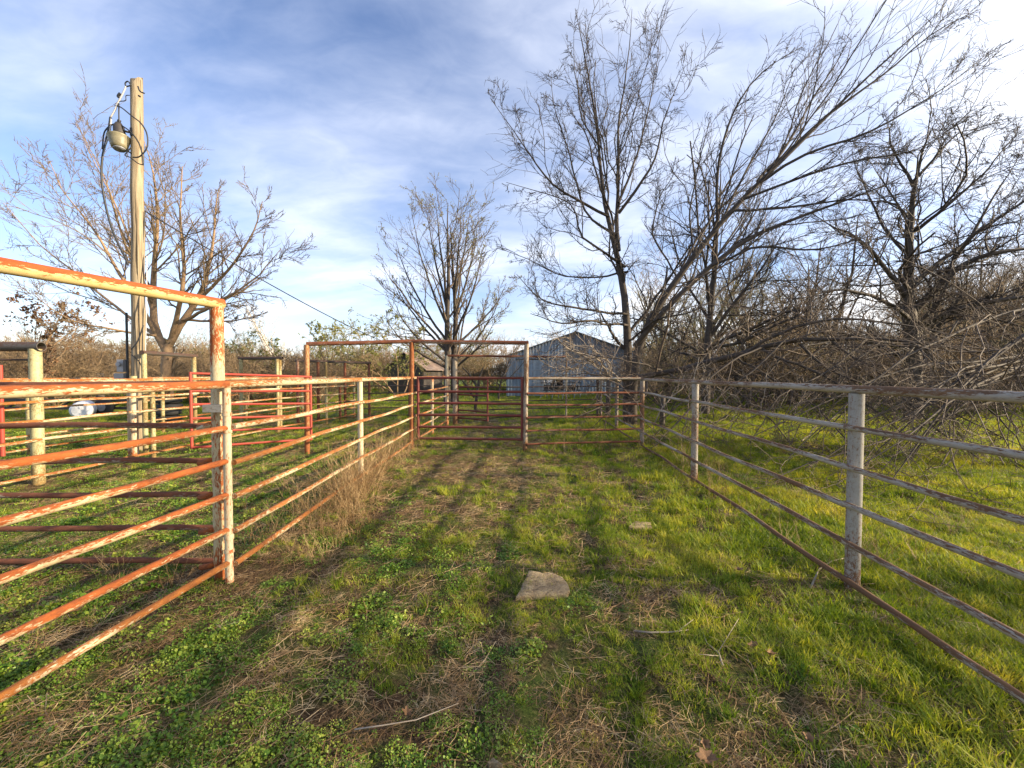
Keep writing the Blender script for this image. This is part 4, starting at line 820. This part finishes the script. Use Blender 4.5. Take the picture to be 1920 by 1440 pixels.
def field(rg, dens, y0, y1, xm=1.34, side=.6):
    """random points in front of the viewer between distances y0 and y1"""
    x1 = xm*y1+side; n = int(dens*2*x1*(y1-y0)); x = rg.uniform(-x1, x1, n); y = rg.uniform(y0, y1, n); k = np.abs(x) < xm*y+side; return x[k], y[k]
def sm(a, lo, hi): t = np.clip((a-lo)/(hi-lo), 0, 1); return t*t*(3-2*t)
def bare(x, y):
    b = sm(vn(x, y, .42)*.45+vn(x+9, y+4, .16)*.55, .45, .57)
    pth = np.exp(-((x+.9)/1.5)**2-((y-7.2)/1.7)**2)+.7*np.exp(-((x+.5)/1.3)**2-((y-11)/2.5)**2); return np.clip(b*.8+pth*.75, 0, 1)
def outside(x, y): return sm(x-(2.53+(y-2.98)*.058), -.05, .25)
bands = [(1.0, 2.6, 620, .75), (2.6, 4.5, 430, .85), (4.5, 8, 200, 1.1), (8, 14, 75, 1.5), (14, 28, 18, 2.4), (28, 60, 3.2, 4.2)]
acc = {k: [[], [], []] for k in 'GLCSW'}
def put_pts(key, x, y, s, rg, tilt=.12):
    acc[key][0].append(np.stack([x, y, gz(x, y)*np.clip((60-np.hypot(x, y))/40, 0, 1)], 1)); acc[key][1].append(s*rg.uniform(.65, 1.3, len(x))); acc[key][2].append(np.stack([rg.normal(size=len(x))*tilt, rg.normal(size=len(x))*tilt, rg.random(len(x))*6.283], 1))
rgp = np.random.default_rng(17)
for y0, y1, dn_, s_ in bands:
    x, y = field(rgp, dn_, y0, y1); b_ = bare(x, y); o_ = outside(x, y); cl = sm(.85-x*.8-(y-1.5)*.42+(vn(x, y+30, .7)-.5)*2.4, .1, .9)*(y < 9); u = rgp.random(len(x)); tall = vn(x+70, y, .9)
    k = (u < (1-b_*.92)*(1-cl*.88)*(1-o_)); put_pts('G', x[k], y[k], s_*(.6+.6*tall[k]+.45*sm(x[k], .4, 1.8)), rgp)
    k = (u < o_*(.30+.9*(vn(x, y, 1.1)*.6+vn(x, y, .4)*.4 > .30))); put_pts('L', x[k], y[k], s_*(.65+.7*tall[k]), rgp)
    x, y = field(rgp, dn_*.9, y0, y1); b_ = bare(x, y); o_ = outside(x, y); cl = sm(.85-x*.8-(y-1.5)*.42+(vn(x, y+30, .7)-.5)*2.4, .1, .9)
    k = (rgp.random(len(x)) < cl*(1-b_*.75)*(1-o_)*(y < 12)*(vn(x, y, .35)*.5+vn(x+3, y, .13)*.5 > .40)); put_pts('C', x[k], y[k], s_*(.5+.8*vn(x[k], y[k], .3)*rgp.uniform(.6, 1.2, k.sum())), rgp, .25)
    x, y = field(rgp, dn_*(.55 if y0 < 14 else .3), y0, y1); b_ = bare(x, y); k = rgp.random(len(x)) < (.26+.48*b_)*(1-.35*outside(x, y)); put_pts('S', x[k], y[k], s_, rgp, .06)
# dry standing stalks: along the left fence and scattered at fences
def stalks(n, x0, x1, y0, y1, s):
    x = rgp.uniform(x0, x1, n); y = rgp.uniform(y0, y1, n); put_pts('W', x, y, np.full(n, s), rgp, .15)
stalks(26, -2.2, -1.5, 3.9, 4.9, .55); stalks(46, -2.35, -1.8, 4.6, 5.5, .75); stalks(34, -2.3, -2.0, 5.3, 6.8, .7); stalks(30, -2.4, -1.9, 6.6, 9.2, .7); stalks(20, -2.3, -1.6, 3.4, 4.4, .4); stalks(10, -2.5, -1.6, 3.3, 4.6, .4); stalks(18, -4.5, -2.4, 4, 8.5, .45); stalks(26, 2.6, 3.6, 3, 9, .5)
for qx, qy in ((3.9, 5.2), (4.6, 4.1), (3.4, 6.8), (5.8, 6.6), (3.1, 3.4), (6.6, 8.8), (4.4, 8.1)): stalks(9, qx-.18, qx+.18, qy-.15, qy+.15, .3)
stalks(8, .2, 2.6, 8.3, 8.9, .55); stalks(12, -8, -3, 8, 14, .6); stalks(14, -4.5, -2.4, 2.2, 3.4, .3); stalks(16, 2.2, 2.75, 1.6, 6, .35)
for key, nm, col, lb in (('G', 'grass', colG, 'short green grass over the lane and pens'), ('L', 'lush_grass', colL, 'lush bright green grass outside the right fence'), ('C', 'ground_weeds', colC, 'low round leaved green weeds over the left foreground'), ('S', 'dry_straw', colS, 'loose dry straw and dead grass lying over the ground'), ('W', 'dry_weeds', colW, 'tall dry weed stalks standing along the fences')):
    a = acc[key]; scatter(nm, np.concatenate(a[0]), np.concatenate(a[1]), np.concatenate(a[2]), col, lb); print(nm, sum(len(q) for q in a[0]))

# ------------------------------------------------------------ small things on the ground
def slab(name, label, outline, h, z0=0):
    pts = [Gp(*p) for p in outline]; c = sum(pts, Vector())/len(pts); mb = MB(); n = len(pts); rg2 = random.Random(len(label)); ring = []
    sub = []
    for i in range(n):
        for j in range(4):
            p = pts[i].lerp(pts[(i+1) % n], j/4); sub.append(p+Vector((rg2.uniform(-.006, .006), rg2.uniform(-.006, .006), 0)))
    m = len(sub); vs = []; z0 = float(gz(c.x, c.y))
    for f, z in ((1.03, -.05), (1.02, h*.55), (1.0, h*.9), (.965, h)):
        vs += [c+(p-c)*f+Vector((0, 0, z0+z+rg2.uniform(-.003, .003))) for p in sub]
    for f in (.7, .35):
        vs += [c+(p-c)*f+Vector((0, 0, z0+h+.008*(vn(c.x+(p-c).x*f+7, c.y+(p-c).y*f, .07)-.5))) for p in sub]
    vs.append(c+Vector((0, 0, z0+h)))
    fs = [(r*m+j, r*m+(j+1) % m, (r+1)*m+(j+1) % m, (r+1)*m+j) for r in range(5) for j in range(m)]+[(5*m+j, 5*m+(j+1) % m, 6*m) for j in range(m)]
    mb.add(vs, fs); o = mb.build(name, M['stone'], None, True, off=(c.x, c.y, 0)); o.data.set_sharp_from_angle(angle=math.radians(40)); o.location = (c.x, c.y, 0); tag(o, label, 'stone'); return o
slab('stone_slab', 'flat tan stone slab lying in the grass in the centre foreground', [(968, 1122), (1063, 1120), (1068, 1108), (1055, 1086), (1035, 1078), (1022, 1079), (992, 1074)], .036)
slab('stone', 'small pale stone half buried in the lane grass, beyond the larger slab', [(1178, 990), (1222, 990), (1220, 980), (1190, 978)], .035)
slab('stone', 'dark edged flat stone under the orange panel at the far left', [(45, 1200), (88, 1180), (75, 1170), (40, 1190)], .03)
slab('stone', 'small stone at the bottom edge beside the dark straw', [(915, 1443), (940, 1443), (935, 1436), (920, 1436)], .03)
def stick(label, pts, r, tw=()):
    root = empty('stick', Gp(*pts[0]), label, 'stick'); mb = MB(); q = [Gp(*p)+Vector((0, 0, .03)) for p in pts]; mb.tube(q, [r*(1-.5*i/(len(q)-1)) for i in range(len(q))], 7)
    for a, b in tw: mb.tube([Gp(*a)+Vector((0, 0, .03)), Gp(*b)+Vector((0, 0, .07))], [r*.5, r*.2], 5)
    mb.build('stem', M['twig_pale'], root, True, off=root.location)
stick('thin pale broken stick lying level in the grass right of the stone slab', [(1188, 1192), (1220, 1195), (1260, 1194), (1290, 1190)], .006, [((1270, 1193), (1300, 1182))])
stick('forked grey stick in the straw in the lower right', [(1355, 1258), (1348, 1235), (1325, 1215), (1318, 1195)], .006, [((1345, 1235), (1385, 1180)), ((1348, 1240), (1310, 1250))])
stick('long thin stalk lying under the weeds left of centre', [(665, 1380), (720, 1372), (780, 1362), (860, 1330)], .0035)
stick('curved dead twig bending under the right fence near the closest post', [(1520, 1110), (1535, 1075), (1560, 1058), (1600, 1050)], .007)
def leafobj(label, p, s, rz, group=None):
    c = Gp(*p); c.z = float(gz(c.x, c.y))+.045; mb = MB(); n = 22; ring = []
    for i in range(n):
        a = 6.283*i/n; r = s*(1 if i % 4 in (1, 2) else .72)*random.uniform(.85, 1.1)*(1-.25*math.cos(a)); ring.append((r*math.cos(a), r*.75*math.sin(a), .012+.35*abs(r*math.sin(a))+.1*s*math.cos(2*a)))
    top = [(0, 0, 0)]+ring; bot = [(x, y, z-.0012) for x, y, z in top]
    mb.add(top+bot, [(0, 1+i, 1+(i+1) % n) for i in range(n)]+[(n+1, n+2+(i+1) % n, n+2+i) for i in range(n)])
    o = mb.build('fallen_leaf', M['leaf'], None); o.scale = (.85, .85, .85); o.location = c; o.rotation_euler = (random.uniform(-.3, .3), random.uniform(-.3, .3), rz); tag(o, label, 'leaf', group)
leafobj('large curled tan oak leaf at the bottom edge right of centre', (1328, 1428), .062, .5)
leafobj('brown leaf just above the large curled tan leaf', (1322, 1395), .03, 1.5)
leafobj('orange brown leaf lying in the dark grass beside the right fence', (1384, 1084), .038, 2.5)
leafobj('tan leaf left of a darker leaf in the lower right straw', (1415, 1234), .035, .2)
leafobj('darker brown leaf right of the tan leaf in the lower right straw', (1443, 1250), .04, 3.5)
leafobj('small rusty leaf among the grass at the bottom right', (1518, 1392), .03, 4.5)
leafobj('pale crumpled leaf in the bare straw patch at bottom centre', (764, 1342), .034, 5.5)
leafobj('tan leaf under the lowest orange rails in the left foreground', (148, 1160), .045, 1.)
leafobj('reddish leaf on the bare patch right of the corner post', (430, 1140), .035, 2.)

# ------------------------------------------------------------ farm clutter
def drum():
    c = Gp(150, 792); c = Vector((P(150, 700, 14.5).x, 14.5, 0)); root = empty('plastic_drum', c, 'white plastic drum lying on its side beyond the left pens', 'drum')
    ax = Vector((.62, -.78, 0)); mb = MB(); L = 1.15; r = .31; o0 = Vector((0, 0, r)); prof = [(0, .8), (.02, .96), (.06, 1), (.3, 1), (.32, 1.03), (.36, 1.03), (.38, 1), (.62, 1), (.64, 1.03), (.68, 1.03), (.70, 1), (.94, 1), (.98, .96), (1, .86)]
    mb.tube([o0+ax*(L*(t-1)) for t, k in prof], [r*k for t, k in prof], 28); mb.build('body', M['plastic'], root, True)
    mb = MB(); e = o0+ax*.005; mb.tube([e, e+ax*.03], [r*.8, r*.78], 24); mb.tube([e+Vector((0, 0, .1))+ax*.03, e+Vector((0, 0, .1))+ax*.06], .04, 12); mb.build('lid', M['plastic'], root)
drum()
def implement():
    c = Vector((P(110, 700, 15.6).x, 15.6, 0)); root = empty('hay_trailer', c, 'low dark steel trailer frame with diagonal braces behind the white drum', 'trailer')
    for nm, z in (('top_beam', .62), ('bottom_beam', .30)):
        mb = MB(); mb.box((-1.2, 0, z), (9, .08, .10)); mb.build(nm, M['dark_metal'], root)
    for i in range(9):
        x = -5+i*1.0; mb = MB(); mb.tube([(x, .02, .32), (x+.45*(1 if i % 2 else -1), .02, .60)], .035, 6); mb.build('brace', M['dark_metal'], root)
    for x in (-3.2, 1.9):
        mb = MB(); mb.tube([(x, -.28, .36), (x, -.26, .36), (x, -.12, .36), (x, -.10, .36)], [.27, .33, .33, .27], 20); w = mb.build('wheel', M['rubber'], root, True)
        mb = MB(); mb.tube([(x, -.30, .36), (x, -.285, .36)], .16, 14); mb.build('rim', M['galv'], w)
    mb = MB(); mb.tube([(3.3, 0, .8), (3.9, 0, .62), (4.6, 0, .4)], .05, 8); mb.build('hitch', M['dark_metal'], root)
implement()
def barrel():
    c = Vector((P(316, 700, 13.9).x, 13.9, 0)); root = empty('tyre_stack', c, 'stack of dark old tyres against the base of the large left tree', 'tyres')
    for i in range(4):
        mb = MB(); z = .1+i*.2; mb.tube([(0, 0, z-.09), (0, 0, z-.06), (0, 0, z+.06), (0, 0, z+.09)], [.28, .36, .36, .28], 24); o = mb.build('tyre', M['rubber'], root, True); o.location = (random.uniform(-.03, .03), random.uniform(-.03, .03), 0)
barrel()
def rack():
    d = 26.5; c = Vector((P(1052, 700, d).x, d, 0)); root = empty('feed_rack', c, 'old grey farm implement parked in front of the barn wall', 'farm implement')
    mb = MB()
    for x in (-1.1, -.35, .35, 1.1): mb.tube([(x-.25, 0, 0), (x, 0, 1.3)], .035, 6); mb.tube([(x+.25, .4, 0), (x, .4, 1.3)], .035, 6)
    mb.build('legs', M['galv'], root)
    for z in (.55, .8, 1.05, 1.3):
        mb = MB(); mb.tube([(-1.3, 0, z), (1.3, 0, z)], .03, 6); mb.build('bar', M['dark_metal' if z < 1.2 else 'galv'], root)
    mb = MB(); mb.box((0, .2, .75), (2.2, .35, .3), jit=.03); mb.build('trough', M['dark_metal'], root)
rack()
def wpost(px_, d, h, label, r=.07):
    c = Vector((P(px_, 700, d).x, d, 0)); mb = MB(); mb.tube([(0, 0, -.1), (.01, 0, h*.5), (.03, 0, h)], [r, r*.95, r*.85], 10); o = mb.build('wooden_post', M['oldwood'], None, True); o.location = c; tag(o, label, 'post')
wpost(1242, 12.2, .98, 'short dark wooden post in the grass right of the tall tree', .08)
wpost(1140, 15.2, 1.45, 'dark wooden post left of the tall tree trunk', .09)
wpost(187, 19, 1.65, 'weathered wooden post left of the utility pole', .15)
def deadsnag():
    c = Vector((P(893, 700, 17).x, 17, 0)); pxs = [[(893, 775, 17, .07), (890, 745, 17, .06), (897, 715, 17, .05), (905, 690, 17, .03)], [(890, 745, 17, .05), (875, 725, 17, .04), (860, 708, 17, .02)], [(895, 725, 17, .04), (880, 700, 17, .03), (872, 690, 17, .02)]]
    make_tree('dead_snag', 'broken dark snag of dead wood seen through the gates', pxs, [D(m=4, ln=.4, ang=.8, n=4, wander=.2, up=0, rf=.5)], 61, c, 'bark_d', 'twig_d', cat='dead tree')
deadsnag()
print('tris', sum(len(o.data.polygons)*2 for o in {o.data.name: o for o in S.objects if o.type == 'MESH'}.values()), 'objects', len(bpy.data.objects))
